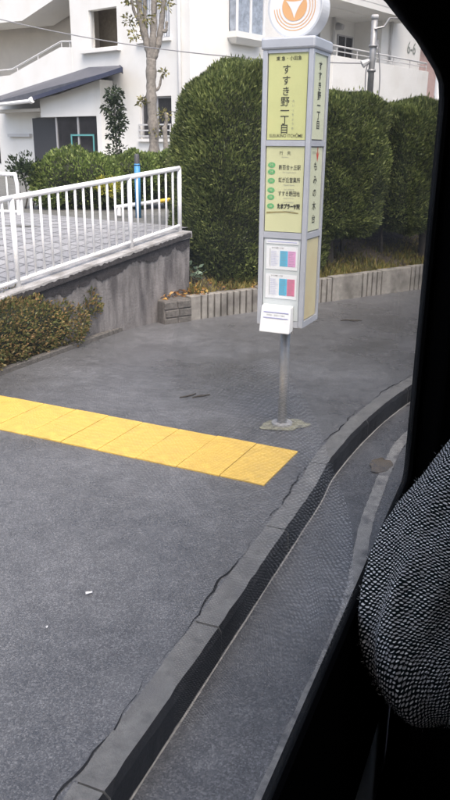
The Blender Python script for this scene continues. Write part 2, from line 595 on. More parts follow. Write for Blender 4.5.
def super_pts(n, a, b, c, e=3.2, depth=0.12, lump=0.05, seed=0):
    """points in the outer shell of a clipped, rounded block of half sizes a, b, c; outward directions"""
    r = np.random.default_rng(seed)
    u = r.normal(0, 1, (n, 3))
    u /= np.linalg.norm(u, axis=1)[:, None]
    s = (np.abs(u) ** e).sum(1) ** (-1 / e)
    p = u * s[:, None]
    ph = r.uniform(0, 6.28, 8)
    q = p * np.array([a, b, c])
    l = (np.sin(q[:, 0] * 7 + ph[0]) * np.sin(q[:, 1] * 6 + ph[1]) + np.sin(q[:, 2] * 8 + ph[2]) * np.sin(q[:, 0] * 5 + ph[3])
         + np.sin(q[:, 2] * 15 + ph[4]) * np.sin(q[:, 0] * 17 + ph[5]) * 0.6 + np.sin(q[:, 1] * 16 + ph[6]) * np.sin(q[:, 2] * 12 + ph[7]) * 0.6)
    nrm = np.sign(p) * np.abs(p) ** (e - 1) / np.array([a, b, c])
    nrm /= np.linalg.norm(nrm, axis=1)[:, None]
    q = q + nrm * (l * lump - r.uniform(0, 1, n) ** 1.5 * depth)[:, None]
    return q, nrm


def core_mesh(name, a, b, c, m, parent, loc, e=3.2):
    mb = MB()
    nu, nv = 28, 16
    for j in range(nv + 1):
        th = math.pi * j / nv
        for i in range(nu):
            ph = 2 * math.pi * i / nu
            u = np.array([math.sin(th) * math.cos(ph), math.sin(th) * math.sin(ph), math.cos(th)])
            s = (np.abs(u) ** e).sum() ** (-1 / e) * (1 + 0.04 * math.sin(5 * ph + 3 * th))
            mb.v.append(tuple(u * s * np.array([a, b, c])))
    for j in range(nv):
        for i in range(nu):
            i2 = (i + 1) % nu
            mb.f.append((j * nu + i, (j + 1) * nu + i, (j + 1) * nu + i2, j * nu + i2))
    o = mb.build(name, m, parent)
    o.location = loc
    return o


def text(name, s, size, m, parent, loc, rot, align='CENTER', line=1.0, bold=0.0, sx=1.0):
    cu = bpy.data.curves.new(name, 'FONT')
    cu.body = s
    cu.size = size
    cu.align_x = align
    cu.align_y = 'CENTER'
    cu.space_line = line
    cu.offset = bold
    cu.resolution_u = 3
    t = bpy.data.objects.new(name, cu)
    COL.objects.link(t)
    dg = bpy.context.evaluated_depsgraph_get()
    me = bpy.data.meshes.new_from_object(t.evaluated_get(dg))
    bpy.data.objects.remove(t)
    bpy.data.curves.remove(cu)
    me.name = name
    me.materials.clear()
    o = link(name, me, m, parent)
    o.location = loc
    o.rotation_euler = rot
    o.scale = (sx, 1, 1)
    return o


# ------------------------------------------------------------------ the setting: ground, road, kerb, pavement
HEAD = R(22.3)
hu = Vector((math.sin(HEAD), math.cos(HEAD), 0))          # along the kerb and the bus
hn = Vector((math.cos(HEAD), -math.sin(HEAD), 0))         # to the right of it
ROADZ = -0.13

MB().add([(-600, -600, -0.16), (600, -600, -0.16), (600, 600, -0.16), (-600, 600, -0.16)], [(0, 1, 2, 3)]).build('ground', M_GROUND).__setitem__('kind', 'structure')
MB().add([(-40, -40, ROADZ), (60, -40, ROADZ), (60, 60, ROADZ), (-40, 60, ROADZ)], [(0, 1, 2, 3)]).build('road', M_ROAD).__setitem__('kind', 'structure')

edge_ctrl = [hu * s - hn * 0.99 for s in (-30, -15, -6, -3, -1, 0, 1, 2, 3, 3.9)]
edge_ctrl = [(p.x, p.y, 0) for p in edge_ctrl] + [(0.71, 4.39, 0), (1.02, 5.02, 0), (1.38, 5.63, 0), (1.8, 6.2, 0), (2.5, 6.95, 0),
                                                   (3.6, 7.85, 0), (5.2, 8.95, 0), (9, 11.5, 0), (20, 18.8, 0), (40, 32, 0)]
kc = catmull(edge_ctrl, 24)
# resample by arc length
ks = [0.0]
for i in range(1, len(kc)):
    ks.append(ks[-1] + (kc[i] - kc[i - 1]).length)


def kerb_at(s):
    s = max(0.0, min(s, ks[-1] - 1e-4))
    i = max(j for j in range(len(ks)) if ks[j] <= s) if s > 0 else 0
    i = min(i, len(kc) - 2)
    t = (s - ks[i]) / (ks[i + 1] - ks[i])
    p = kc[i].lerp(kc[i + 1], t)
    d = (kc[min(i + 2, len(kc) - 1)] - kc[max(i - 1, 0)]).normalized()
    return p, Vector((d.y, -d.x, 0))                      # point on the road-side edge, normal towards the road


S0 = ks[[i for i, p in enumerate(kc) if (p - (hu * -3 - hn * 0.99)).length < 0.05][0]]
KW = 0.125

# pavement sheet (asphalt), from the back of the kerb to the walls
front = [kerb_at(s) for s in np.linspace(0, ks[-1], 260)]
inner = [p - n * (KW - 0.01) for p, n in front]
outer = [p - n * 12 - Vector((1.5, -1.0, 0)) * 0 for p, n in front]
mb = MB()
nI = len(inner)
mb.v = [(p.x, p.y, 0) for p in inner] + [(p.x, p.y, 0) for p in outer]
mb.f = [(i, i + 1, nI + i + 1, nI + i) for i in range(nI - 1)]
tag(mb.build('pavement', M_ASPH), kind='structure')

# kerb: stones one by one near the lens, plain run beyond
kerb = empty('kerb')
tag(kerb, kind='structure')


def kerb_piece(s0, s1, n, name, top=0.006):
    prof = [(0.002, ROADZ - 0.03, 0), (0.0, -0.018, 0), (-0.018, top, 0), (-KW, top - 0.002, 0), (-KW, ROADZ - 0.03, 0)]
    mb_ = MB()
    for i in range(n + 1):
        p, nn = kerb_at(s0 + (s1 - s0) * i / n)
        for a, z, _ in prof:
            q = p + nn * (a + random.uniform(-0.003, 0.003))
            mb_.v.append((q.x, q.y, z + (random.uniform(-0.003, 0.002) if z > -0.05 else 0)))
    m_ = len(prof)
    for i in range(n):
        for k in range(m_):
            k2 = (k + 1) % m_
            mb_.f.append((i * m_ + k, (i + 1) * m_ + k, (i + 1) * m_ + k2, i * m_ + k2))
    mb_.f += [tuple(range(m_)), tuple(n * m_ + k for k in range(m_))[::-1]]
    o = mb_.build(name, M_KERB, kerb)
    o.data.materials.append(M_KFACE)
    for i in range(n):
        o.data.polygons[i * m_].material_index = 1
        o.data.polygons[i * m_ + 1].material_index = 1        # the road face, black against the paler top
    return o


s = S0
while s < S0 + 16:
    kerb_piece(s + 0.004, s + 0.896, 14, 'kerb_stone', 0.006 + random.uniform(-0.002, 0.002))
    s += 0.9
kerb_piece(0, S0 - 0.005, 20, 'kerb_run')
kerb_piece(s + 0.005, ks[-1] - 0.01, 40, 'kerb_run')
# thin pale line along the foot of the kerb face
mb = MB()
for i in range(161):
    p, n = kerb_at(S0 + 14 * i / 160)
    w = 0.007 + 0.001 * math.sin(i * 0.9)
    for a in (0.006, 0.006 + w):
        q = p + n * a
        mb.v.append((q.x, q.y, ROADZ + 0.004))
mb.f = [(2 * i, 2 * i + 1, 2 * i + 3, 2 * i + 2) for i in range(160)]
mb.build('kerb_foot_line', M_FOOTLINE, kerb)

# ragged dark crack where the asphalt meets the back of the kerb
mb = MB()
for i in range(241):
    p, n = kerb_at(S0 + 2.0 + 9 * i / 240)
    off = -KW - 0.012 + 0.010 * math.sin(i * 0.37) + 0.006 * math.sin(i * 1.31) + random.uniform(-0.004, 0.004)
    w = max(0.0004, 0.002 + 0.003 * math.sin(i * 0.21) + random.uniform(-0.0015, 0.0015))
    for a in (off - w, off + w):
        q = p + n * a
        mb.v.append((q.x, q.y, 0.0035))
mb.f = [(2 * i, 2 * i + 1, 2 * i + 3, 2 * i + 2) for i in range(240)]
mb.build('asphalt_crack', M_KFACE, kerb)

# pale patchy strip on the road beside the bus
lp = catmull([hu * s - hn * 0.575 for s in (-12, -6, -2, 0, 1, 2, 2.9)] + [Vector((0.80, 3.72, 0)), Vector((0.93, 4.1, 0)), Vector((1.10, 4.56, 0)),
             Vector((1.32, 5.05, 0)), Vector((1.72, 5.6, 0)), Vector((2.4, 6.3, 0)), Vector((3.6, 7.2, 0))], 14)
mb = MB()
for i, p in enumerate(lp):
    d = (lp[min(i + 1, len(lp) - 1)] - lp[max(i - 1, 0)]).normalized()
    n = Vector((d.y, -d.x, 0))
    w = 0.036 + 0.002 * math.sin(i * 1.7)
    for a in (-w, w):
        q = p + n * a
        mb.v.append((q.x, q.y, ROADZ + 0.004))
mb.f = [(2 * i, 2 * i + 1, 2 * i + 3, 2 * i + 2) for i in range(len(lp) - 1)]
tag(mb.build('road_strip', M_STRIP), kind='structure')

# small muddy puddle in the road
mb = MB()
for k in range(28):
    q = 2 * math.pi * k / 28
    rr = 1 + 0.08 * math.sin(3 * q + 1) + 0.06 * math.sin(5 * q) + 0.05 * math.sin(8 * q + 2)
    mb.v.append((1.05 + (0.075 * math.cos(q) + 0.03 * math.sin(q)) * rr, 4.56 + 0.12 * math.sin(q) * rr, ROADZ + 0.008))
mb.f = [tuple(range(28))]
tag(mb.build('puddle', M_WATER), kind='structure')

# tactile paving: yellow blocks across the pavement
tact = empty('tactile_strip', (0.36, 4.22, 0), math.atan2(-0.432, 0.902))
tag(tact, kind='structure')
tile_me = None
for i in range(14):
    if tile_me is None:
        mbt = MB()
        mbt.box(-0.146, 0.146, -0.285, 0.285, -0.03, 0.010)
        o = mbt.build('tactile_block', M_YEL, tact, bevel=0.004)
        tile_me = o.data
    else:
        o = link('tactile_block', tile_me, None, tact, bevel=0.004)
    o.location = (-0.148 - 0.297 * i, random.uniform(-0.004, 0.004), random.uniform(-0.0015, 0.0015))
    o.rotation_euler = (random.uniform(-0.004, 0.004), random.uniform(-0.004, 0.004), random.uniform(-0.006, 0.006))

# concrete footing patch round the sign post
mb = MB()
for k in range(32):
    q = 2 * math.pi * k / 32
    rr = 1 + 0.16 * math.sin(2 * q + 0.5) + 0.10 * math.sin(5 * q + 2) + 0.05 * math.sin(9 * q)
    mb.v.append((0.43 + 0.16 * rr * math.cos(q), 4.97 + 0.12 * rr * math.sin(q), 0.005))
mb.f = [tuple(range(32))]
tag(mb.build('footing_patch', M_MOSS), kind='structure')


# ------------------------------------------------------------------ retaining wall, planter edge, upper ground
pu = Vector((0.8325, 0.554, 0))                           # along the planter edge
pb = Vector((-0.554, 0.8325, 0))                          # back from it
P0 = Vector((-0.40, 8.30, 0))
wu = Vector((0.6115, 0.7912, 0))                              # along the retaining wall
wb = Vector((-0.7912, 0.6115, 0))                             # back from its face
W0 = Vector((-0.98, 7.9, 0))


def wall_top(s_):
    return 0.845 + 0.145 * max(-3.2, min(s_, 0.85))


ug = MB()
# paved ramp behind the wall
pts = []
for s_ in np.linspace(-8, 1.2, 24):
    for t_ in (0.24, 3.2, 7.0):
        p = W0 + wu * s_ + wb * t_
        pts.append((p.x, p.y, wall_top(s_) + 0.006 + (0.955 - wall_top(s_)) * min(1, (t_ - 0.24) / 2.96)))
ug.v = pts
for i in range(23):
    for k in range(2):
        a = i * 3 + k
        ug.f.append((a, a + 3, a + 4, a + 1))
tag(ug.build('ramp_paving', M_PAVER), kind='structure')

# grounds behind: from the planter up to the level of the flats
mb = MB()
q0 = P0 + pu * -0.30 + pb * 0.1
q1 = P0 + pu * 40 + pb * 0.1
q2 = P0 + pu * -0.30 + pb * 1.6
q3 = P0 + pu * 40 + pb * 1.6
mb.add([(q0.x, q0.y, 0.22), (q1.x, q1.y, 0.22), (q3.x, q3.y, 0.55), (q2.x, q2.y, 0.85)], [(0, 1, 2, 3)])
tag(mb.build('planting_bed', M_SOIL), kind='structure')
mb = MB()
mb.add([(-60, 10.5, 0.93), (-0.2, 9.3, 0.93), (q2.x + 1.0, q2.y + 0.9, 0.9), (q3.x, q3.y, 0.9), (60, 120, 0.9), (-60, 120, 0.93)], [(0, 1, 2, 3, 4, 5)])
tag(mb.build('upper_terrace', M_GROUND), kind='structure')

wall = empty('retaining_wall', W0)
tag(wall, 'stained grey concrete retaining wall under the white fence', 'wall')
mb = MB()
prof = []
SS = np.linspace(-8, 0.92, 38)
for s_ in SS:
    zt = wall_top(s_) - 0.07
    for (a, z) in ((0.03, -0.3), (0.0, zt), (0.25, zt), (0.25, -0.3)):
        q = wu * s_ + wb * (a + (0.006 * math.sin(s_ * 9) if a < 0.1 else 0))
        mb.v.append((q.x, q.y, z))
for i in range(len(SS) - 1):
    for k in range(4):
        k2 = (k + 1) % 4
        mb.f.append((i * 4 + k, i * 4 + k2, (i + 1) * 4 + k2, (i + 1) * 4 + k))
mb.f += [(3, 2, 1, 0), tuple(37 * 4 + k for k in range(4))]
mb.build('wall_face', M_WALL, wall)
mb = MB()
for s_ in SS:
    zt = wall_top(s_)
    for (a, z) in ((-0.035, zt - 0.068), (-0.03, zt), (0.27, zt + 0.004), (0.27, zt - 0.068)):
        q = wu * s_ + wb * a
        mb.v.append((q.x, q.y, z))
for i in range(len(SS) - 1):
    for k in range(4):
        k2 = (k + 1) % 4
        mb.f.append((i * 4 + k, i * 4 + k2, (i + 1) * 4 + k2, (i + 1) * 4 + k))
mb.f += [(3, 2, 1, 0), tuple(37 * 4 + k for k in range(4))]
mb.build('coping', M_COPE, wall)
# black lichen hanging under the coping: ragged thin crust
mb = MB()
N = 220
for i in range(N):
    s_ = -4 + 4.9 * i / (N - 1)
    zt = wall_top(s_) - 0.05
    dp = 0.05 + 0.05 * abs(math.sin(s_ * 5.1)) + 0.05 * abs(math.sin(s_ * 13 + 1)) * abs(math.sin(s_ * 2.2)) + random.uniform(0, 0.03)
    for a, z in ((-0.039, zt + 0.02 + random.uniform(0, 0.02)), (-0.039, zt - 0.016), (-0.008, zt - 0.024), (-0.0065, zt - dp)):
        q = wu * s_ + wb * a
        mb.v.append((q.x, q.y, z))
for i in range(N - 1):
    for k in range(3):
        mb.f.append((i * 4 + k, (i + 1) * 4 + k, (i + 1) * 4 + k + 1, i * 4 + k + 1))
mb.build('lichen_crust', M_WSTAIN, wall)

# white steel fence on the wall
fence = empty('white_fence', W0)
tag(fence, 'white steel railing with thin upright bars on the retaining wall', 'fence')


def fz(s_, up):
    return (wu * s_ + wb * 0.10) + Vector((0, 0, wall_top(s_) + up))


FS = [-7.38, -5.89, -4.40, -2.91, -1.42, 0.07, 0.86]


def rail_h(s_):
    return 0.728 - 0.05 * max(-1.6, s_)


for a, b in zip(FS[:-1], FS[1:]):
    n = max(2, int((b - a) / 0.2))
    MB().tube([fz(a + (b - a) * i / n, rail_h(a + (b - a) * i / n)) for i in range(n + 1)], 0.026, 10).build('top_rail', M_WHITE, fence, True)
    MB().tube([fz(a + (b - a) * i / n, 0.06) for i in range(n + 1)], 0.019, 8).build('bottom_rail', M_WHITE, fence, True)
    nb = int((b - a) / 0.105)
    for i in range(1, nb):
        s_ = a + (b - a) * i / nb
        MB().tube([fz(s_, 0.07), fz(s_, rail_h(s_))], 0.013, 6).build('bar', M_WHITE, fence, True)
for s_ in FS:
    MB().tube([fz(s_, -0.02), fz(s_, rail_h(s_) + 0.0)], 0.024, 10).build('post', M_WHITE, fence, True)

# a second white railing, across the ramp at the left
rail2 = empty('white_handrail', (-2.90, 10.6, 0.88))
tag(rail2, 'white handrail end beyond the ramp at the left edge', 'railing')
MB().tube(catmull([(-2.6, 0.7, 0.62), (-1.2, 0.33, 0.62), (-0.15, 0.04, 0.62), (0, 0, 0.55), (0, 0, 0.0)], 8), 0.026, 10).build('handrail', M_WHITE, rail2, True)
MB().tube([(-2.6, 0.7, 0.12), (-1.2, 0.33, 0.12), (0, 0, 0.12)], 0.018, 8).build('bottom_rail', M_WHITE, rail2, True)
for i in range(1, 18):
    x = -2.6 * i / 18
    MB().tube([(x, -x * 0.27, 0.12), (x, -x * 0.27, 0.60)], 0.011, 6).build('bar', M_WHITE, rail2, True)

# planter edge of ribbed concrete blocks along the hedges
plant = empty('planter_edge', P0, math.atan2(pu.y, pu.x))
tag(plant, 'low weathered concrete planter edging with ribbed sections below the hedges', 'planter')


def edge_h(s_):
    return 0.275 + 0.017 * s_


s = 0.0
layout = [('smooth', 0.14), ('rib', 0.82), ('smooth', 0.62), ('rib', 0.55), ('smooth', 0.52), ('rib', 0.36), ('smooth', 0.55), ('rib', 0.60)] + [('smooth', 0.6), ('rib', 0.6)] * 9
for kind, ln in layout:
    h = edge_h(s)
    if kind == 'smooth':
        box('edging_block', M_CONC, plant, s + 0.004, s + ln - 0.004, 0.0, 0.13, -0.1, h, bevel=0.008)
    else:
        o = box('edging_block', M_CONC, plant, s + 0.004, s + ln - 0.004, 0.035, 0.13, -0.1, h - 0.006)
        nr = max(3, round(ln / 0.088))
        wdt = (ln - 0.008) / nr
        for k in range(nr):
            r_ = box('rib', M_CONC, o, s + 0.004 + k * wdt + 0.011, s + 0.004 + (k + 1) * wdt - 0.011, 0.001, 0.036, -0.1, h - 0.001 - random.uniform(0, 0.004), bevel=0.005)
    s += ln
# corner stone at the wall end
cs = MB()
cs.box(-0.36, -0.005, -0.02, 0.36, -0.1, 0.26)
co = cs.build('corner_stone', M_DSTONE, plant, bevel=0.02)
for k in range(3):
    for j in range(2):
        x0 = -0.355 + j * 0.175 + (0.02 if k % 2 else 0)
        box('stone', M_DSTONE, co, x0, min(x0 + 0.168, -0.008), -0.034, -0.016, -0.02 + k * 0.092, 0.062 + k * 0.092, bevel=0.008)

# small kerb edging along the azalea bed
bed = empty('bed_edging', (0, 0, 0))
tag(bed, 'thin concrete edging strip at the foot of the bronze azalea hedge', 'edging')
eb0, eb1 = Vector((-1.18, 7.62, 0)), Vector((-1.97, 6.05, 0))
ed = (eb1 - eb0).normalized()
en = Vector((ed.y, -ed.x, 0))
for k in range(-1, 9):
    a = eb0 + ed * (0.6 * k + 0.003)
    b = eb0 + ed * (0.6 * k + 0.597)
    c, d = b + en * 0.07, a + en * 0.07
    MB().hexa([(a.x, a.y, -0.05), (b.x, b.y, -0.05), (c.x, c.y, -0.05), (d.x, d.y, -0.05), (a.x, a.y, 0.045), (b.x, b.y, 0.045), (c.x, c.y, 0.045), (d.x, d.y, 0.045)]).build('edging_piece', M_DSTONE, bed, bevel=0.006)


# ------------------------------------------------------------------ plants
def hedge(name, label, loc, rz, a, b, c, n, m, leaf=(0.055, 0.016), e=3.2, cat='hedge', group=None, up=0.9, stems=(), stem_m=M_DBARK, seed=1, depth=0.14, lump=0.03, base=0.2, spikes=0, core=0.87):
    root = empty(name, (loc[0], loc[1], base), rz)
    tag(root, label, cat, group)
    zc = loc[2] - base
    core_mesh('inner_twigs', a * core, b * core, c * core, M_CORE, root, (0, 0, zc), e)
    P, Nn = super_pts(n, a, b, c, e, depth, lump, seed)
    D = Nn + np.array([0, 0, up])
    if spikes:
        top = P[P[:, 2] > c * 0.75][:spikes]
        P = np.vstack([P, top + np.array([0, 0, 0.02]), top + np.array([0, 0, 0.05])])
        dd = np.tile(np.array([[0, 0, 2.5]]), (len(top) * 2, 1))
        D = np.vstack([D, dd])
    o = leaf_mesh('foliage', P, D, leaf[0], leaf[1], m, root)
    o.location = (0, 0, zc)
    for (x, y, z0, z1, r0) in stems:
        MB().tube(catmull([(x, y, z0), (x + 0.04, y + 0.02, z0 + (z1 - z0) * 0.4), (x - 0.02, y, z1)], 5), [r0 * (1.15 - 0.4 * i / 10) for i in range(11)], 8).build('stem', stem_m, root, True)
    return root


HZ = math.atan2(pu.y, pu.x)
hedge('clipped_hedge', 'tall rounded clipped evergreen hedge left of the bus stop sign', (0.33, 9.71, 1.36), HZ, 1.04, 0.64, 1.44, 115000, L_HEDGE, (0.055, 0.017), 3.1, group='clipped hedges', seed=1, base=0.25,
      stems=[(-0.5, 0, -0.1, 0.5, 0.05), (0.5, 0, -0.1, 0.5, 0.05)], spikes=260)
hedge('clipped_hedge', 'clipped evergreen hedge directly behind the right side of the sign', (1.40, 10.30, 1.63), HZ, 0.62, 0.55, 0.90, 62000, L_HEDGE, (0.055, 0.017), 4.0, group='clipped hedges', seed=2, base=0.2,
      stems=[(-0.1, -0.1, -0.05, 0.75, 0.075), (0.32, 0.1, -0.05, 0.7, 0.03)], spikes=120)
hedge('clipped_hedge', 'square clipped hedge between the sign and the bus window post', (2.52, 11.05, 1.61), HZ, 0.62, 0.55, 0.85, 62000, L_HEDGE, (0.055, 0.017), 4.5, group='clipped hedges', seed=3, base=0.2,
      stems=[(-0.35, 0, -0.05, 0.7, 0.03), (0.3, -0.2, -0.05, 0.7, 0.07)], spikes=120)
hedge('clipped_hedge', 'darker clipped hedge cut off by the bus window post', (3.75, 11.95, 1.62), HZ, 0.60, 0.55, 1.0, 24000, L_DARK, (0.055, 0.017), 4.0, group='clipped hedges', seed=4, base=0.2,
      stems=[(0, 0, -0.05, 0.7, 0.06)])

# shaded shrubs under and behind the hedges
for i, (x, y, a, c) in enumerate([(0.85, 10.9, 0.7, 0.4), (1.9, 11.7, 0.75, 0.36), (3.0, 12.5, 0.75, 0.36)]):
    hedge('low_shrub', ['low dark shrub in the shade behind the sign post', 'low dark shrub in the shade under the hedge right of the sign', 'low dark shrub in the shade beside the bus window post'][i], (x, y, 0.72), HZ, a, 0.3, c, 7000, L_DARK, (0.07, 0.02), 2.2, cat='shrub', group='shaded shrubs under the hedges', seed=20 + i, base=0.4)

# bronze azalea hedge in front of the wall
az_dir = math.atan2(-ed.y, -ed.x)
ac = eb0 + ed * 1.40 + en * 0.33
hedge('azalea_hedge', 'low bronze-green azalea hedge in front of the retaining wall', (ac.x, ac.y, 0.24), az_dir, 1.42, 0.30, 0.33, 42000, L_AZAL, (0.034, 0.016), 2.8, seed=6, base=0.0, up=0.5, depth=0.10, lump=0.05, core=0.8)
sp = eb0 + ed * 0.24 + en * 0.14
hedge('azalea_sprig', 'small bronze azalea sprig at the end of the low hedge', (sp.x, sp.y, 0.36), az_dir, 0.15, 0.12, 0.20, 1500, L_AZAL, (0.042, 0.02), 2.0, cat='shrub', seed=7, base=0.0, depth=0.12, core=0.3, stems=[(0, 0, 0, 0.35, 0.008)])

# rounded bushes beyond the ramp
bsh = [(-2.35, 12.2, 1.33, 0.74, 0.55, 0.46, L_BUSH, 'rounded light green bush beyond the fence left of the blue post', 0.12),
       (-1.62, 12.6, 1.36, 0.55, 0.5, 0.40, L_BUSH, 'light green bush behind the blue post', 0.0),
       (-0.95, 12.9, 1.38, 0.55, 0.5, 0.40, L_BUSH, 'light green bush beside the tall clipped hedge', 0.0)]
for i, (x, y, z, a, b, c, m, lb, up) in enumerate(bsh):
    hedge('round_bush', lb, (x, y, z), 0.1 * i, a, b, c, 13000, m, (0.06, 0.03), 2.3, cat='bush', group='bushes beyond the ramp', seed=30 + i, base=0.93, depth=0.14, lump=0.05, up=0.5)
hedge('twiggy_shrub', 'thin twiggy shrub left of the rounded bush by the handrail', (-3.12, 12.0, 1.52), 0, 0.30, 0.28, 0.22, 900, L_DARK, (0.06, 0.03), 2.0, cat='shrub', seed=41, base=0.93, depth=0.3, core=0.15,
      stems=[(-0.05, 0, 0, 0.55, 0.012), (0.06, 0.03, 0, 0.6, 0.012), (0.15, 0, 0, 0.5, 0.01), (-0.16, 0, 0, 0.55, 0.009)])
hedge('yellow_shrub', 'yellow-leaved shrub low in front of the green bushes', (-1.80, 11.65, 1.30), 0, 0.2, 0.15, 0.14, 700, L_YELL, (0.06, 0.03), 2.0, cat='shrub', seed=42, base=0.93, depth=0.16, core=0.4)

# dry grass and litter on the bed, sage plant at the wall end
n = 16000
ss = rng.uniform(0.1, 7.5, n)
tt = 0.14 + rng.uniform(0, 1, n) ** 1.3 * 0.9
P = np.array([P0 + pu * a + pb * b for a, b in zip(ss, tt)])
P[:, 2] = 0.22 + (tt - 0.1) / 1.5 * 0.45
keep = (np.sin(ss * 3.1) + np.sin(ss * 7.7 + tt * 5) + rng.normal(0, 0.8, n) + (ss > 1.9) * 1.2) > 0.1
P = P[keep]
g = leaf_mesh('bed_grass', P, np.tile([[0, 0, 1.0]], (len(P), 1)), 0.10, 0.014, L_GRASS, None, 0.55)
tag(g, 'short dry yellow-green grass on the planter bed', 'grass', kind='stuff')
n = 260
ss = np.concatenate([rng.uniform(-0.35, 0.3, 160), rng.uniform(-0.3, 2, 100)])
tt = rng.uniform(0.05, 0.45, n)
P = np.array([P0 + pu * a + pb * b for a, b in zip(ss, tt)])
P[:, 2] = 0.275 + (tt - 0.1) / 1.5 * 0.4
g = leaf_mesh('leaf_litter', P, rng.normal(0, 1, (n, 3)) * np.array([1, 1, 0.15]), 0.06, 0.03, L_LITTER, None, 0.1)
tag(g, 'fallen orange leaves lying on the planter corner', 'leaves', kind='stuff')
sg = empty('sage_plant', (-0.42, 8.78, 0.28))
tag(sg, 'pale grey-green young plant at the corner of the planter', 'plant')
lp_, ld_ = [], []
for k in range(7):
    a = k * 0.9
    tip = Vector((math.cos(a) * 0.14, math.sin(a) * 0.10, 0.20 + 0.05 * (k % 3)))
    MB().tube([(0, 0, 0), tip * 0.6 + Vector((0, 0, 0.03)), tip], 0.005, 5).build('stem', M_DBARK, sg)
    for j in range(9):
        lp_.append(tip * (0.55 + 0.05 * j))
        ld_.append((math.cos(j * 2.4), math.sin(j * 2.4), 0.4))
leaf_mesh('leaves', np.array(lp_), np.array(ld_), 0.075, 0.032, L_SAGE, sg, 0.2)


# ------------------------------------------------------------------ trees by the flats
def branch_tree(name, label, loc, paths, leaves, m_leaf, bark=M_BARK, leaf=(0.11, 0.045), seed=5, cat='tree'):
    t = empty(name, loc)
    tag(t, label, cat)
    for i, (pts_, r0, r1) in enumerate(paths):
        cp = catmull(pts_, 8)
        k = len(cp) - 1
        rad = [(r0 + (r1 - r0) * j / k) * (1 + 0.17 * math.sin(j * 1.9 + i) * math.sin(j * 0.7 + 2 * i)) for j in range(len(cp))]
        MB().tube(cp, rad, 10).build('trunk' if i == 0 else 'branch', bark, t, True)
    r = np.random.default_rng(seed)
    P, D = [], []
    for (x, y, z, rad, n_) in leaves:
        u = r.normal(0, 1, (n_, 3))
        u /= np.linalg.norm(u, axis=1)[:, None]
        q = u * (r.uniform(0, 1, n_) ** 0.5)[:, None] * np.array([rad, rad, rad * 0.9])
        P.append(q + np.array([x, y, z]))
        D.append(u + np.array([0, 0, -0.2]))
    leaf_mesh('crown', np.vstack(P), np.vstack(D), leaf[0], leaf[1], m_leaf, t, 0.6)
    return t


# pollarded street tree in front of the flats (z relative to its base)
branch_tree('pollarded_tree', 'pollarded tree with knobbly pale trunk in front of the flats', (-1.72, 18.2, 0.93), [
    ([(0, 0, 0), (0.02, 0, 1.1), (-0.02, 0, 2.0), (0.0, 0, 2.85)], 0.125, 0.115),
    ([(0, 0, 2.75), (-0.10, 0, 3.15), (-0.22, 0.05, 3.6), (-0.27, 0.05, 4.2), (-0.28, 0.1, 4.9)], 0.095, 0.05),
    ([(0, 0, 2.75), (0.05, -0.05, 3.2), (0.08, 0, 3.8), (0.10, 0, 4.9)], 0.095, 0.05),
    ([(0.02, 0, 2.75), (0.16, 0, 3.1), (0.24, 0, 3.5), (0.30, 0, 4.0), (0.30, 0, 4.8)], 0.085, 0.04),
    ([(-0.20, 0.05, 3.5), (-0.36, 0, 3.75), (-0.42, 0, 4.2)], 0.04, 0.025),
    ([(0.22, 0, 3.4), (0.33, 0, 3.35), (0.36, 0, 3.55)], 0.04, 0.03),
    ([(-0.1, 0, 3.1), (-0.13, 0.1, 3.7), (-0.08, 0.1, 4.9)], 0.05, 0.035),
    ([(0.02, 0, 2.1), (0.16, 0, 2.2), (0.22, 0, 2.42), (0.30, 0, 2.5)], 0.035, 0.02),
    ([(0.0, 0, 1.9), (-0.14, 0, 1.95), (-0.26, 0, 1.9)], 0.035, 0.02),
], [(-0.42, 0, 4.0, 0.22, 90), (-0.48, 0, 3.55, 0.15, 45), (-0.34, 0, 3.3, 0.18, 60), (-0.3, 0, 4.6, 0.28, 90), (0.33, 0, 3.9, 0.2, 60), (0.36, 0, 4.4, 0.2, 60),
    (0.05, 0, 4.6, 0.3, 70), (0.28, 0, 2.5, 0.09, 40), (-0.22, 0, 1.9, 0.12, 50), (0.05, 0, 1.3, 0.14, 50), (-0.1, -0.1, 3.6, 0.2, 60)], L_TREE, leaf=(0.10, 0.042))
branch_tree('small_trunk_tree', 'small bare knobbly tree right of the pollarded tree', (-1.42, 17.8, 0.93), [
    ([(0, 0, 0), (0.03, 0, 0.7), (0.0, 0, 1.35)], 0.06, 0.055),
    ([(0, 0, 1.3), (0.05, 0, 1.5), (0.02, 0, 1.65)], 0.05, 0.035)], [(0.0, 0, 1.6, 0.14, 50)], L_TREE, leaf=(0.09, 0.04), seed=9)
branch_tree('columnar_shrub', 'slender dark leafy shrub between the porch and the pollarded tree', (-2.62, 18.4, 0.93), [
    ([(0, 0, 0), (0.02, 0, 0.8), (0, 0, 1.9)], 0.03, 0.015),
    ([(0.05, 0, 0), (0.08, 0, 0.7), (0.1, 0, 1.6)], 0.02, 0.01)],
    [(0, 0, 2.05, 0.2, 220), (-0.03, 0, 1.75, 0.25, 280), (0.06, 0, 1.45, 0.24, 250), (0, 0, 1.2, 0.18, 140), (0.0, 0, 0.75, 0.3, 200), (0.12, 0, 0.55, 0.3, 200)], L_DARK, leaf=(0.10, 0.05), seed=12, cat='shrub')
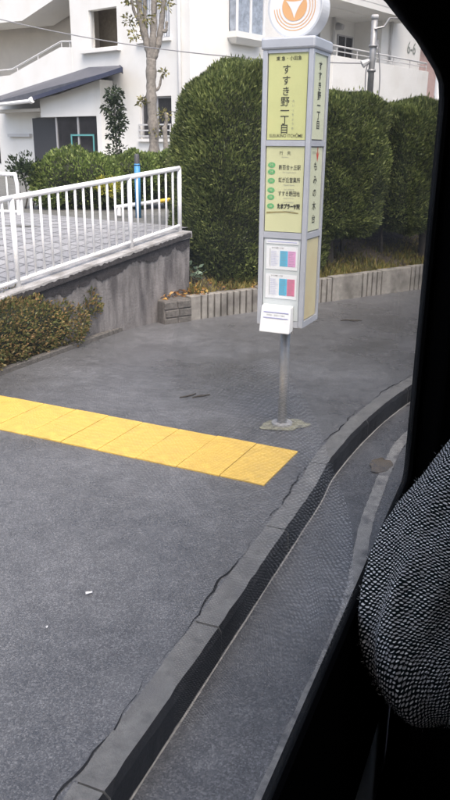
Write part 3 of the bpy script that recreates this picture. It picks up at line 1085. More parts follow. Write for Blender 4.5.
# dark trees in front of the pink house
for i, (x, y, h, r_) in enumerate([(5.15, 20.5, 1.6, 0.75), (6.3, 21.5, 1.9, 0.9)]):
    branch_tree('dark_tree', ['dark shrubby tree in front of the pink house', 'dark shrubby tree behind the white lamp post'][i], (x, y, 0.9),
                [([(0, 0, 0), (0.05, 0, 0.6), (0, 0, 1.5)], 0.06, 0.03)],
                [(0, 0, h, r_ * 0.6, 700), (-0.35, 0, h - 0.3, r_ * 0.6, 700), (0.4, 0, h - 0.4, r_ * 0.6, 700), (0, 0, h - 0.8, r_ * 0.8, 900)], L_DARK, M_DBARK, (0.13, 0.06), 50 + i)


# ------------------------------------------------------------------ the white block of flats
flats = empty('apartment_building', (-1.06, 22.57, 0), R(50))
tag(flats, 'white rendered block of flats behind the hedges with stairwell and balcony', 'building')
# local x runs along the right-hand front, local y along the left-hand front, the corner between them at the origin


def facade(name, axis, u0, u1, z0, z1, holes, thick, m, parent, off=0.0):
    us = sorted({u0, u1, *[h[0] for h in holes], *[h[1] for h in holes]})
    zs = sorted({z0, z1, *[h[2] for h in holes], *[h[3] for h in holes]})

    def solid(i, j):
        if i < 0 or j < 0 or i >= len(us) - 1 or j >= len(zs) - 1:
            return False
        cu, cz = (us[i] + us[i + 1]) / 2, (zs[j] + zs[j + 1]) / 2
        return not any(h[0] < cu < h[1] and h[2] < cz < h[3] for h in holes)

    def pt(u, d, z):
        return (off + d, u, z) if axis == 'y' else (u, off + d, z)
    mb_ = MB()
    for i in range(len(us) - 1):
        for j in range(len(zs) - 1):
            if not solid(i, j):
                continue
            a, b, c, d = us[i], us[i + 1], zs[j], zs[j + 1]
            mb_.add([pt(a, 0, c), pt(b, 0, c), pt(b, 0, d), pt(a, 0, d)], [(0, 1, 2, 3)])
            mb_.add([pt(a, thick, c), pt(b, thick, c), pt(b, thick, d), pt(a, thick, d)], [(3, 2, 1, 0)])
            for (di, dj, q) in ((-1, 0, ((a, c), (a, d))), (1, 0, ((b, c), (b, d))), (0, -1, ((a, c), (b, c))), (0, 1, ((a, d), (b, d)))):
                if not solid(i + di, j + dj):
                    (ua, za), (ub, zb) = q
                    mb_.add([pt(ua, 0, za), pt(ub, 0, zb), pt(ub, thick, zb), pt(ua, thick, za)], [(0, 1, 2, 3)])
    return mb_.build(name, m, parent)


ZB, ZT = 0.5, 9.6
holesL = [(0.74, 2.06, 2.06, 3.24), (0.76, 2.02, 4.76, 6.0), (2.94, 4.22, 4.70, 5.76), (5.10, 13.0, 3.4, 8.0), (4.0, 7.2, ZB + 0.01, 2.74)]
facade('wall', 'y', 0.0, 16, ZB, ZT, holesL, 0.22, M_BLDG, flats)
holesR = [(1.68, 3.02, 5.03, 6.3), (6.1, 10.6, 3.5, 6.34), (6.1, 10.6, 6.9, 9.0)]
facade('wall', 'x', 0.22, 13.85, ZB, ZT, holesR, 0.22, M_BLDG, flats)
box('wall', M_BLDG, flats, 13.63, 13.85, 0.22, 12, ZB, ZT)
box('roof_slab', M_BLDG, flats, -0.3, 14.1, -0.3, 16, ZT, ZT + 0.3)


def window_y(u0, u1, z0, z1, m_pane, x=0.12, mull=1):
    w = empty('window', (0, 0, 0))
    w.parent = flats
    box('pane', m_pane, w, x, x + 0.02, u0, u1, z0, z1)
    f = MB()
    t = 0.05
    f.box(x - 0.04, x - 0.002, u0, u1, z0, z0 + t).box(x - 0.04, x - 0.002, u0, u1, z1 - t, z1)
    f.box(x - 0.039, x - 0.003, u0, u0 + t, z0 + t, z1 - t).box(x - 0.039, x - 0.003, u1 - t, u1, z0 + t, z1 - t)
    for k in range(mull):
        c = u0 + (u1 - u0) * (k + 1) / (mull + 1)
        f.box(x - 0.038, x - 0.003, c - 0.025, c + 0.025, z0 + t, z1 - t)
    f.build('frame', M_FRAME, w)
    return w


def window_x(u0, u1, z0, z1, m_pane, y=0.12, mull=1):
    w = empty('window', (0, 0, 0))
    w.parent = flats
    box('pane', m_pane, w, u0, u1, y, y + 0.02, z0, z1)
    f = MB()
    t = 0.05
    f.box(u0, u1, y - 0.04, y - 0.002, z0, z0 + t).box(u0, u1, y - 0.04, y - 0.002, z1 - t, z1)
    f.box(u0, u0 + t, y - 0.039, y - 0.003, z0 + t, z1 - t).box(u1 - t, u1, y - 0.039, y - 0.003, z0 + t, z1 - t)
    for k in range(mull):
        c = u0 + (u1 - u0) * (k + 1) / (mull + 1)
        f.box(c - 0.025, c + 0.025, y - 0.038, y - 0.003, z0 + t, z1 - t)
    f.build('frame', M_FRAME, w)
    return w


w = window_y(0.74, 2.06, 2.06, 3.24, M_DGLASS)
box('sill', M_BLDG, w, -0.10, 0.08, 0.68, 2.12, 1.98, 2.055)
gr = MB()
for z in (2.14, 2.30, 2.46):
    gr.box(-0.075, -0.045, 0.72, 2.08, z - 0.02, z + 0.02)
for u in (0.74, 1.4, 2.06):
    gr.box(-0.074, -0.046, u - 0.015, u + 0.015, 2.057, 2.44)
gr.build('guard_rail', M_TRIM, w)
box('curtain', M_CURT, w, 0.20, 0.215, 1.75, 2.05, 2.06, 3.2)
w = window_y(0.76, 2.02, 4.76, 6.0, M_BLUEGL)
box('sill', M_BLDG, w, -0.10, 0.08, 0.70, 2.08, 4.68, 4.755)
cu = MB()
for k in range(12):
    cu.box(0.095 + 0.012 * (k % 2), 0.118, 0.82 + k * 0.095, 0.82 + k * 0.095 + 0.05, 4.82, 5.95)
cu.build('curtain', M_CURT, w)
# landing opening with its deep sill
lo = empty('landing_opening')
lo.parent = flats
box('back_wall', M_TAN, lo, 1.0, 1.1, 2.3, 4.9, 4.4, 6.2)
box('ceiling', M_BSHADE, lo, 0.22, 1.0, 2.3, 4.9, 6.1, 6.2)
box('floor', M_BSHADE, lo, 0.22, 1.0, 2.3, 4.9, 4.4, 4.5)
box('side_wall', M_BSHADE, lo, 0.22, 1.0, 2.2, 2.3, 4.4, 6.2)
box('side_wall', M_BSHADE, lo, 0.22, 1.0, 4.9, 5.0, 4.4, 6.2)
box('frame', M_TRIM, lo, 0.05, 0.10, 4.17, 4.218, 4.705, 5.755)
box('ledge', M_BLDG, lo, -0.16, -0.002, 2.80, 4.55, 4.56, 4.66)
# open stairwell
st = empty('stairwell')
st.parent = flats
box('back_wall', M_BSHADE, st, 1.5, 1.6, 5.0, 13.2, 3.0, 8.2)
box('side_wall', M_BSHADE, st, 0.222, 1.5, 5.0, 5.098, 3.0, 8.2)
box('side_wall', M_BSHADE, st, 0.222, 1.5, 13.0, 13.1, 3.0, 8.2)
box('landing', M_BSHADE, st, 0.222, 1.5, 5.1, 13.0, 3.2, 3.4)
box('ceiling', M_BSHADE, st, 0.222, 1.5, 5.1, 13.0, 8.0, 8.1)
box('door', M_BROWN, st, 1.45, 1.498, 5.25, 6.1, 3.9, 6.6)
# stair parapets: lower flight and the flight above, sloping along the front
MB().prism([(-0.004, 5.1, 3.39), (-0.004, 13.0, 3.39), (-0.004, 13.0, 4.1), (-0.004, 8.54, 4.14), (-0.004, 5.68, 4.84), (-0.004, 5.1, 4.80)], (0.2, 0, 0)).build('stair_parapet', M_BLDG, st)
MB().prism([(-0.004, 5.1, 6.42), (-0.004, 7.6, 5.77), (-0.004, 13.0, 5.95), (-0.004, 13.0, 7.2), (-0.004, 7.6, 7.0), (-0.004, 5.1, 7.5)], (1.3, 0, 0)).build('stair_parapet', M_BLDG, st)
hr = MB()
hr.tube([(0.1, 5.12, 4.98), (0.1, 5.72, 5.02), (0.1, 8.5, 4.34), (0.1, 12.9, 4.32)], 0.03, 6)
for u, z0, z1 in ((5.3, 4.8, 5.0), (5.72, 4.8, 5.0), (7.0, 4.4, 4.72), (8.2, 4.1, 4.40), (10.0, 4.0, 4.32)):
    hr.tube([(0.1, u, z0), (0.1, u, z1)], 0.02, 6)
hr.build('handrail', M_TRIM, st)

# entrance porch under a sloping navy roof
pc = empty('porch')
pc.parent = flats
rf = MB()
A, B = (-0.003, 9.24, 3.50), (-0.003, 4.31, 4.18)
Cc, D = (-0.9, 1.80, 3.95), (-0.9, 6.08, 3.30)
Ex = (-0.003, 2.9, 4.15)
top = [A, B, Ex, Cc, D, (-0.9, 8.2, 3.24)]
rf.add(top + [(x, y, z - 0.10) for x, y, z in top], [(0, 1, 2, 3, 4, 5), (11, 10, 9, 8, 7, 6)] + [(i, (i + 1) % 6, 6 + (i + 1) % 6, 6 + i) for i in range(6)])
ro = rf.build('porch_roof', M_ROOFT, pc)
fa = MB()
fa.hexa([(-0.93, 1.78, 3.86), (-0.93, 6.10, 3.21), (-0.903, 6.10, 3.21), (-0.903, 1.78, 3.86), (-0.93, 1.78, 3.98), (-0.93, 6.10, 3.33), (-0.903, 6.10, 3.33), (-0.903, 1.78, 3.98)])
fa.hexa([(-0.90, 1.77, 3.80), (-0.90, 1.795, 3.80), (-0.002, 2.9, 4.02), (-0.002, 2.87, 4.02), (-0.90, 1.77, 3.97), (-0.90, 1.795, 3.97), (-0.002, 2.9, 4.17), (-0.002, 2.87, 4.17)])
fa.build('fascia', M_NAVY, ro)
MB().tube([(-0.96, 6.1, 3.20), (-0.96, 8.4, 3.12)], 0.06, 8).build('gutter', M_WHITE, ro)
MB().tube([(-0.95, 6.15, 3.2), (-0.95, 6.05, 3.24)], 0.10, 10).build('gutter_end', M_WHITE, ro)
# porch front wall (proud of the building) with the glazed entrance under it
MB().prism([(-0.55, 3.42, 2.72), (-0.55, 6.2, 2.72), (-0.55, 6.2, 3.28), (-0.55, 5.3, 3.38), (-0.55, 3.42, 3.70)], (0.50, 0, 0)).build('porch_wall', M_BLDG, pc)
box('porch_wall', M_BLDG, pc, -0.55, -0.02, 3.2, 3.415, 0.6, 3.74)
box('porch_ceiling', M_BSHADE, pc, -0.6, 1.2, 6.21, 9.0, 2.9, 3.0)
gl = empty('entrance')
gl.parent = flats
box('glass_screen', M_DGLASS, gl, -0.45, -0.42, 3.42, 5.50, 0.9, 2.715)
for u in (3.45, 4.4, 5.50):
    box('mullion', M_FRAME, gl, -0.49, -0.452, u - 0.03, u + 0.03, 0.9, 2.71)
box('doorway', M_CAP, gl, -0.1, 0.3, 5.6, 7.3, 0.9, 2.72)
nb = MB()
nb.box(-0.52, -0.495, 3.62, 4.75, 2.14, 2.19).box(-0.519, -0.496, 3.62, 3.67, 1.3, 2.139).box(-0.519, -0.496, 4.70, 4.75, 1.3, 2.139)
nb.build('notice_frame', M_TEAL, gl)
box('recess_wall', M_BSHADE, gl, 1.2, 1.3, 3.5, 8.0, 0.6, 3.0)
box('letter_shelf', M_TRIM, gl, -0.12, -0.005, 7.5, 8.8, 2.12, 2.22)
box('side_window', M_DGLASS, gl, -0.02, -0.004, 9.5, 10.4, 1.2, 2.6)

# corner drain pipe and wall lamp
pipe = MB().tube([(-0.06, 0.35, ZB), (-0.06, 0.35, ZT)], 0.05, 8)
pipe.build('drain_pipe', M_WHITE, flats, True)
dl = MB().tube([(0.55, -0.03, 3.75), (0.55, -0.22, 3.62)], [0.05, 0.10], 8)
dl.build('wall_lamp', M_CAP, flats)

# bay window on the right-hand front
bw = empty('bay_window')
bw.parent = flats
box('bay_box', M_BLDG, bw, 1.60, 3.10, -0.36, -0.003, 4.86, 5.02)
MB().hexa([(1.75, -0.22, 4.72), (2.95, -0.22, 4.72), (2.95, -0.003, 4.72), (1.75, -0.003, 4.72), (1.61, -0.35, 4.858), (3.09, -0.35, 4.858), (3.09, -0.003, 4.858), (1.61, -0.003, 4.858)]).build('corbel', M_BLDG, bw)
box('pane', M_BLUEGL, bw, 1.72, 2.98, -0.27, -0.25, 5.02, 6.3)
box('side_pane', M_BLUEGL, bw, 1.70, 1.72, -0.25, -0.003, 5.03, 6.3)
box('side_pane', M_BLUEGL, bw, 2.98, 3.0, -0.25, -0.003, 5.03, 6.3)
for u in (1.70, 2.33, 2.97):
    box('mullion', M_WHITE, bw, u - 0.035, u + 0.035, -0.31, -0.272, 5.022, 6.3)
box('top_box', M_BLDG, bw, 1.60, 3.10, -0.36, -0.003, 6.302, 6.42)
cu = MB()
for k in range(14):
    cu.box(1.80 + k * 0.085, 1.80 + k * 0.085 + 0.05, -0.245, -0.22 + 0.012 * (k % 2), 5.04, 6.28)
cu.build('curtain', M_CURT, bw)

# balconies
bal = empty('balcony')
bal.parent = flats
box('back_wall', M_BLDG, bal, 5.9, 10.9, 1.2, 1.3, 3.2, 9.2)
box('side_wall', M_BLDG, bal, 10.602, 10.75, 0.222, 1.2, 3.2, 9.2)
box('side_wall', M_BLDG, bal, 5.95, 6.098, 0.222, 1.2, 3.2, 9.2)
box('floor_slab', M_BLDG, bal, 6.1, 10.6, -0.85, 1.2, 3.52, 3.68)
box('parapet', M_BLDG, bal, 6.0, 13.0, -0.86, -0.72, 3.40, 4.72, bevel=0.01)
box('parapet_end', M_BLDG, bal, 12.86, 13.0, -0.72, -0.003, 3.40, 4.72)
box('slab_above', M_BLDG, bal, 6.0, 11.7, -0.86, 1.2, 6.36, 6.55)
box('parapet_above', M_BLDG, bal, 6.0, 11.7, -0.87, -0.73, 6.552, 7.7)
hr = MB().tube([(6.0, -0.79, 5.02), (12.9, -0.79, 5.02), (12.9, -0.4, 5.02)], 0.03, 6)
hr.tube([(6.0, -0.79, 4.87), (12.9, -0.79, 4.87)], 0.018, 6)
for u in (6.3, 7.6, 8.9, 10.2, 11.5, 12.9):
    hr.tube([(u, -0.79, 4.70), (u, -0.79, 5.02)], 0.02, 6)
hr.build('railing', M_TRIM, bal)
w = window_x(6.4, 8.2, 3.7, 5.85, M_BLUEGL, 1.19)
w = window_x(9.4, 10.5, 3.7, 5.85, M_DGLASS, 1.19)
MB().tube([(9.0, 1.1, 3.68), (9.0, 1.1, 6.36)], 0.05, 8).build('drain_pipe', M_TRIM, flats, True)
MB().tube([(11.2, -0.08, 5.0), (11.2, -0.08, 6.36)], 0.05, 8).build('drain_pipe', M_TRIM, flats, True)
MB().tube([(9.3, 1.15, 6.1), (9.3, 0.9, 6.05)], [0.14, 0.10], 10).build('vent_hood', M_FRAME, flats)
# dish aerial on the balcony rail
da = empty('dish_aerial')
da.parent = flats
MB().tube([(8.55, -0.85, 5.05), (8.55, -0.92, 5.25), (8.57, -0.99, 5.27)], [0.02, 0.17, 0.20], 14, cap=False).build('dish', M_TRIM, da)
MB().tube([(8.55, -0.80, 4.87), (8.55, -0.83, 5.15)], 0.02, 6).build('dish_arm', M_CAP, da)
text('block_number', '6-6', 0.62, M_INKG, flats, (13.05, -0.012, 5.60), (R(90), 0, 0), sx=0.9, bold=0.008)

# pink house beyond
pk = empty('pink_house', (9.0, 34.0, 0.9), R(18))
tag(pk, 'dusty pink house beyond the end of the white flats', 'house')
box('wall', M_PINKW, pk, -4, 5, 0, 6, -0.2, 5.2)
MB().prism([(-4.3, -0.4, 5.2), (-4.3, 6.4, 5.2), (-4.3, 3, 7.0)], (9.6, 0, 0)).build('roof', M_ROOFT, pk)
for u in (-2.6, 0.6, 3.2):
    wd_ = box('window', M_FRAME, pk, u, u + 1.3, -0.05, 0.05, 1.4, 2.8)
    box('pane', M_DGLASS, wd_, u + 0.08, u + 1.22, -0.07, -0.052, 1.48, 2.72)


# ------------------------------------------------------------------ posts, cable, small things
pl = empty('cable_post', (2.24, 12.6, 0.7))
tag(pl, 'slim grey steel cable post rising behind the right-hand hedge', 'post')
MB().tube([(0, 0, 0), (0, 0, 1.95)], 0.062, 10).build('lower_pole', M_STEEL, pl, True)
MB().tube([(0, 0, 1.93), (0.0, 0, 3.05)], 0.048, 10).build('upper_pole', M_STEEL, pl, True)
MB().tube([(0, 0, 3.04), (0, 0, 3.10)], 0.055, 10).build('cap', M_TRIM, pl, True)
for z in (2.3, 2.65, 1.95):
    MB().tube([(0, 0, z), (0, 0, z + 0.035)], 0.068, 10).build('band', M_STEEL, pl, True)
MB().tube([(0.0, -0.05, 2.9), (0.14, -0.05, 2.93), (0.22, -0.05, 3.05)], 0.018, 6).build('bracket', M_STEEL, pl)
MB().tube(catmull([(0.06, -0.05, 2.75), (0.13, -0.07, 2.1), (0.07, -0.07, 1.2), (0.06, -0.06, 0.8)], 6), 0.010, 5).build('drop_cable', M_WIRE, pl)
MB().tube(catmull([(-0.05, -0.05, 2.45), (-0.10, -0.08, 2.25), (-0.06, -0.07, 1.5)], 6), 0.010, 5).build('drop_cable', M_WIRE, pl)
MB().tube([(-0.16, -0.06, 2.40), (-0.05, -0.06, 2.46)], [0.06, 0.025], 8).build('floodlight', M_TRIM, pl)


def sag(a, b, d, n=24):
    a, b = Vector(a), Vector(b)
    return [a.lerp(b, i / n) - Vector((0, 0, d * 4 * (i / n) * (1 - i / n))) for i in range(n + 1)]


tag(MB().tube(sag((2.2, 12.6, 3.12), (-8.0, 16.2, 5.2), 0.42), 0.009, 5).build('overhead_cable', M_WIRE), 'thin grey cable crossing in front of the white flats', 'cable')
tag(MB().tube(sag((2.46, 12.55, 3.75), (7.2, 12.8, 5.4), 0.45), 0.011, 5).build('service_cable', M_WIRE), 'dark cable looping up right from the grey cable post', 'cable')

lampp = empty('lamp_post', (4.32, 16.4, 0.6))
tag(lampp, 'white lamp post with small orange lamp beside the bus window post', 'lamp post')
MB().tube([(0, 0, 0), (0, 0, 2.85)], [0.10, 0.085], 12).build('pole', M_WHITE, lampp, True)
MB().tube([(0.0, 0, 2.80), (0.20, 0, 2.86)], 0.03, 8).build('arm', M_WHITE, lampp, True)
MB().tube([(0.20, 0, 2.98), (0.22, 0, 2.90), (0.23, 0, 2.74), (0.22, 0, 2.68)], [0.05, 0.12, 0.13, 0.05], 12).build('lamp_head', M_YPL, lampp, True)

blu = empty('blue_bollard', (-1.23, 10.6, 0.93))
tag(blu, 'bright blue post with dark cap behind the white fence', 'bollard')
MB().tube([(0, 0, 0), (0, 0, 0.72)], 0.040, 12).build('blue_shaft', M_BLUE, blu, True)
MB().tube([(0, 0, 0.70), (0, 0, 0.72), (0, 0, 0.83), (0, 0, 0.85)], [0.043, 0.036, 0.034, 0.022], 12).build('cap', M_CAP, blu, True)
bar = empty('barrier_pole', (-1.55, 10.6, 1.02))
tag(bar, 'white and yellow barrier pole lying beyond the ramp', 'barrier')
for k in range(6):
    MB().tube([(0.20 * k, 0.06 * k, 0.05 + 0.025 * k), (0.20 * (k + 1), 0.06 * (k + 1), 0.05 + 0.025 * (k + 1))], 0.028, 8).build('band', (M_WHITE, M_WHITE, M_WHITE, M_YPL, M_WHITE, M_YPL)[k], bar, True)
for k in (0.05, 1.15):
    MB().tube([(k, 0.3 * k, 0.06 + 0.12 * k), (k, 0.3 * k, -0.06)], 0.03, 8).build('foot', M_WHITE, bar)

# litter on the pavement
for i, (x, y, lb) in enumerate([(-0.6, 2.84, 'small pale scrap of litter on the near asphalt'), (-0.73, 2.59, 'fainter tiny scrap on the asphalt, nearer the left edge')]):
    mb = MB()
    mb.add([(-0.02, -0.006, 0.004), (0.018, -0.01, 0.006), (0.022, 0.007, 0.004), (-0.016, 0.009, 0.009)], [(0, 1, 2, 3)])
    o = mb.build('litter_scrap', M_TRIM, None, loc=(x, y, 0.003), rot=(0, 0, 0.5 + i))
    o.scale = (0.8, 0.8, 1) if i == 0 else (0.4, 0.45, 1)
    tag(o, lb, 'litter')

for i, (x, y, lb) in enumerate([(-0.28, 5.56, 'dark wet twig on the pavement between the sign and the azalea hedge'), (1.40, 8.35, 'dark twig debris on the pavement near the planter right of the sign')]):
    tw_ = empty('twig', (x, y, 0.0))
    tag(tw_, lb, 'twig')
    for k in range(4):
        a = random.uniform(-0.5, 0.5)
        ox = -0.08 + 0.05 * k
        MB().tube([(ox, 0.03 * (k % 2), 0.004), (ox + 0.05 * math.cos(a), 0.03 * (k % 2) + 0.05 * math.sin(a), 0.010), (ox + 0.1 * math.cos(a + 0.3), 0.03 * (k % 2) + 0.1 * math.sin(a + 0.3), 0.004)], 0.006, 5).build('twig_piece', M_DBARK, tw_)

# ------------------------------------------------------------------ the bus stop sign
SW = 0.16
sign = empty('bus_stop_sign', (0.425, 4.98, 0), R(-25))
tag(sign, 'tall square lantern-style bus stop sign with yellow panels on a steel post', 'bus stop sign')
MB().tube([(-0.015, 0, -0.02), (-0.012, 0, 0.80)], 0.034, 16).build('post', M_STEEL, sign, True)
MB().tube([(-0.015, 0, 0.002), (-0.015, 0, 0.02)], 0.075, 16).build('base_plate', M_STEEL, sign)
Z0, Z1 = 0.76, 2.455
box('core_box', M_ALUD, sign, -SW + 0.02, SW - 0.02, -SW + 0.02, SW - 0.02, Z0 + 0.01, Z1 - 0.02)
for sx in (-1, 1):
    for sy in (-1, 1):
        x, y = sx * (SW - 0.014), sy * (SW - 0.014)
        box('corner_profile', M_ALU, sign, x - 0.016, x + 0.016, y - 0.016, y + 0.016, Z0, Z1 - 0.012, bevel=0.005)
mb = MB()
mb.box(-SW - 0.012, SW + 0.012, -SW - 0.012, SW + 0.012, Z1 - 0.012, Z1 + 0.055)
cap = mb.build('cap', M_ALU, sign, bevel=0.012)
I = SW - 0.031


def rails(zz, h, mm=M_ALU):
    for a, b in ((-I, I),):
        box('cross_rail', mm, sign, a, b, -SW + 0.001, -SW + 0.02, zz - h / 2, zz + h / 2)
        box('cross_rail', mm, sign, SW - 0.02, SW - 0.001, a, b, zz - h / 2, zz + h / 2)
        box('cross_rail', mm, sign, a, b, SW - 0.02, SW - 0.001, zz - h / 2, zz + h / 2)
        box('cross_rail', mm, sign, -SW + 0.001, -SW + 0.02, a, b, zz - h / 2, zz + h / 2)


rails(1.915, 0.034)
rails(1.355, 0.038)
rails(Z0 + 0.02, 0.04)
rails(Z1 - 0.022, 0.018)
# panels: front (-y), right side (+x), plain ones on the hidden sides
yf = -SW + 0.008
PAN = [(1.935, 2.430), (1.378, 1.896), (0.803, 1.334)]
pnl = []
for (z0, z1), mf, ms in zip(PAN, (M_SIGN, M_SIGN2, M_SIGNG), (M_SIGNS, M_SIGNS, M_SIGNY)):
    f = box('front_panel', mf, sign, -I + 0.004, I - 0.004, yf, yf + 0.008, z0, z1)
    sd_ = box('side_panel', ms, sign, SW - 0.016, SW - 0.008, -I + 0.012, I - 0.012, z0 + 0.004, z1 - 0.004)
    box('back_panel', mf, sign, -I + 0.004, I - 0.004, SW - 0.016, SW - 0.008, z0, z1)
    box('side_panel', ms, sign, -SW + 0.008, -SW + 0.016, -I + 0.004, I - 0.004, z0, z1)
    pnl.append((f, sd_))
RF = (R(90), 0, 0)
RS = (R(90), 0, R(90))
yt = yf - 0.0015
f0, f1, f2 = pnl[0][0], pnl[1][0], pnl[2][0]
text('lettering', '東 急・小田急', 0.026, M_INK, f0, (0.005, yt, 2.392), RF, bold=0.0002)


def vtext(s_, size, x, z_top, z_bot, m, parent, side=False, bold=0.0, sx=1.0):
    n_ = len(s_)
    for i, ch in enumerate(s_):
        z = z_top + (z_bot - z_top) * i / max(1, n_ - 1)
        if side:
            text('character', ch, size, m, parent, (SW - 0.0065, x, z), RS, bold=bold, sx=sx)
        else:
            text('character', ch, size, m, parent, (x, yt, z), RF, bold=bold, sx=sx)


vtext('すすき', 0.056, -0.008, 2.330, 2.208, M_INK, f0, bold=0.0005)
vtext('野一丁目', 0.060, -0.012, 2.150, 1.993, M_INK, f0, bold=0.0004)
vtext('のいっちょうめ', 0.017, 0.042, 2.155, 2.000, M_INKG, f0)
text('lettering', 'SUSUKINO ITCHŌME', 0.027, M_INK, f0, (0.0, yt, 1.957), RF, bold=0.0001, sx=0.86)
text('lettering', '行　先', 0.026, M_INK, f1, (0.0, yt, 1.855), RF)
text('lettering', 'Destination', 0.010, M_INKG, f1, (0.0, yt, 1.832), RF)


def dot(z, s_):
    mb_ = MB()
    for k in range(20):
        q = 2 * math.pi * k / 20
        mb_.v.append((-0.088 + 0.025 * math.cos(q), yt, z + 0.0165 * math.sin(q)))
    mb_.f = [tuple(range(20))]
    d = mb_.build('route_disc', M_GREEN, f1)
    text('route_number', s_, 0.019, M_SIGN2, d, (-0.088, yt - 0.001, z), RF)


for z, s_ in ((1.785, '23'), (1.744, '24'), (1.690, '25'), (1.633, '41'), (1.590, '43'), (1.535, '26')):
    dot(z, s_)
text('lettering', '新百合ヶ丘駅', 0.033, M_INK, f1, (0.033, yt, 1.770), RF, sx=0.74, bold=0.0003)
text('lettering', 'Shin-Yurigaoka Station', 0.010, M_INKG, f1, (0.033, yt, 1.742), RF)
text('lettering', '虹が丘営業所', 0.033, M_INK, f1, (0.033, yt, 1.694), RF, sx=0.74, bold=0.0003)
text('lettering', 'Nijigaoka Eigyosho', 0.010, M_INKG, f1, (0.033, yt, 1.666), RF)
text('lettering', 'あざみ野駅経由', 0.010, M_INKG, f1, (0.033, yt, 1.638), RF)
text('lettering', 'すすき野団地', 0.033, M_INK, f1, (0.033, yt, 1.612), RF, sx=0.74, bold=0.0003)
text('lettering', 'Susukino Danchi', 0.010, M_INKG, f1, (0.033, yt, 1.586), RF)
text('lettering', 'あざみ野駅経由', 0.010, M_INKG, f1, (0.033, yt, 1.560), RF)
text('lettering', 'たまプラーザ駅', 0.033, M_INK, f1, (0.033, yt, 1.534), RF, sx=0.66, bold=0.0022)
text('lettering', 'Tama-Plaza Station', 0.010, M_INKG, f1, (0.033, yt, 1.508), RF)
mb = MB()
mb.add([(-0.115, yt, 1.487), (-0.05, yt, 1.495), (0.02, yt, 1.499), (0.10, yt, 1.492), (0.10, yt, 1.500), (0.02, yt, 1.507), (-0.05, yt, 1.503), (-0.115, yt, 1.499)], [(0, 1, 6, 7), (1, 2, 5, 6), (2, 3, 4, 5)])
mb.build('tape_residue', mat('tape_residue', (0.28, 0.24, 0.10), 0.8, 0.4, 60), f1)
# timetables, cover strip and leaflet box
tt_ = box('title_strip', M_PAPER, f2, -0.112, 0.112, yt - 0.001, yt, 1.300, 1.326)
box('print_line', M_LILAC, tt_, -0.10, 0.10, yt - 0.002, yt - 0.0012, 1.311, 1.315)
for z0, z1, mc in ((1.135, 1.285, M_PINK), (0.945, 1.105, M_ROSE)):
    sh = box('timetable', M_PAPER, f2, -0.108, 0.108, yt - 0.001, yt, z0, z1)
    a, b = z0 + 0.022, z1 - 0.028
    box('blue_column', M_CYAN, sh, -0.012, 0.042, yt - 0.002, yt - 0.0012, a, b)
    box('red_column', mc, sh, 0.0435, 0.096, yt - 0.002, yt - 0.0012, a, b)
    box('hour_column', M_INKG, sh, -0.083, -0.080, yt - 0.002, yt - 0.0012, a - 0.004, b + 0.012)
    for k in range(9):
        z = a + (b - a) * (k + 0.5) / 9
        for x0, x1 in ((-0.075, -0.020 - 0.02 * random.random()), (-0.008, 0.036 - 0.012 * random.random()), (0.048, 0.090 - 0.015 * random.random())):
            box('print_line', M_LILAC if x0 < -0.05 else M_INKG, sh, x0, x1, yt - 0.0028, yt - 0.0022, z - 0.0009, z + 0.0009)
    text('lettering', 'すすき野一丁目', 0.012, M_INK, sh, (-0.03, yt - 0.002, z1 - 0.012), RF)
lb_ = MB()
lb_.hexa([(-0.115, -SW - 0.075, 0.728), (0.098, -SW - 0.075, 0.728), (0.098, -SW + 0.002, 0.735), (-0.115, -SW + 0.002, 0.735),
          (-0.112, -SW - 0.045, 0.900), (0.095, -SW - 0.045, 0.900), (0.095, -SW + 0.002, 0.905), (-0.112, -SW + 0.002, 0.905)])
lbo = lb_.build('leaflet_box', M_PAPER, sign, bevel=0.006)
for z, hgt in ((0.862, 0.006), (0.826, 0.006)):
    yb = -SW - 0.075 + 0.030 * (z - 0.728) / 0.172 - 0.002
    box('print_line', M_LILAC, lbo, -0.092, 0.082, yb - 0.001, yb + 0.001, z - hgt / 2, z + hgt / 2)
text('lettering', '時刻表・運賃のご案内', 0.013, M_INKG, lbo, (-0.005, -SW - 0.075 + 0.030 * (0.843 - 0.728) / 0.172 - 0.003, 0.843), RF)
# side lettering
s0_, s1_ = pnl[0][1], pnl[1][1]
vtext('すすき野一丁目', 0.056, 0.0, 2.355, 2.020, M_INK, s0_, side=True, sx=1.25, bold=0.0008)
mb = MB()
xs = SW - 0.0065
mb.add([(xs, -0.006, 1.905), (xs, 0.006, 1.905), (xs, 0.006, 1.86), (xs, 0.03, 1.88), (xs, 0.0, 1.815), (xs, -0.03, 1.88), (xs, -0.006, 1.86)], [(0, 1, 2, 6), (2, 3, 4, 5, 6)])
mb.v = [(x, y + 0.02, z - 0.012) for x, y, z in mb.v]
mb.build('red_arrow', M_RED, s1_)
text('lettering', 'つぎは', 0.022, M_INKG, s1_, (xs, -0.055, 1.86), RS)
vtext('もみの木台', 0.058, -0.008, 1.775, 1.450, M_INK, s1_, side=True, sx=1.25, bold=0.0008)
# round head: drum with emblem
drum = empty('drum_head', (0.0, 0.0, 0), 0)
drum.parent = sign


def disc(name, r_, y0, y1, m, parent, z=2.682, n=56, bevel=0.0):
    mb_ = MB()
    for y in (y0, y1):
        for k in range(n):
            q = 2 * math.pi * k / n
            mb_.v.append((r_ * math.cos(q), y, z + r_ * math.sin(q)))
    mb_.f = [tuple(range(n)), tuple(range(n, 2 * n))[::-1]] + [(k, n + k, n + (k + 1) % n, (k + 1) % n) for k in range(n)]
    return mb_.build(name, m, parent, bevel=bevel)


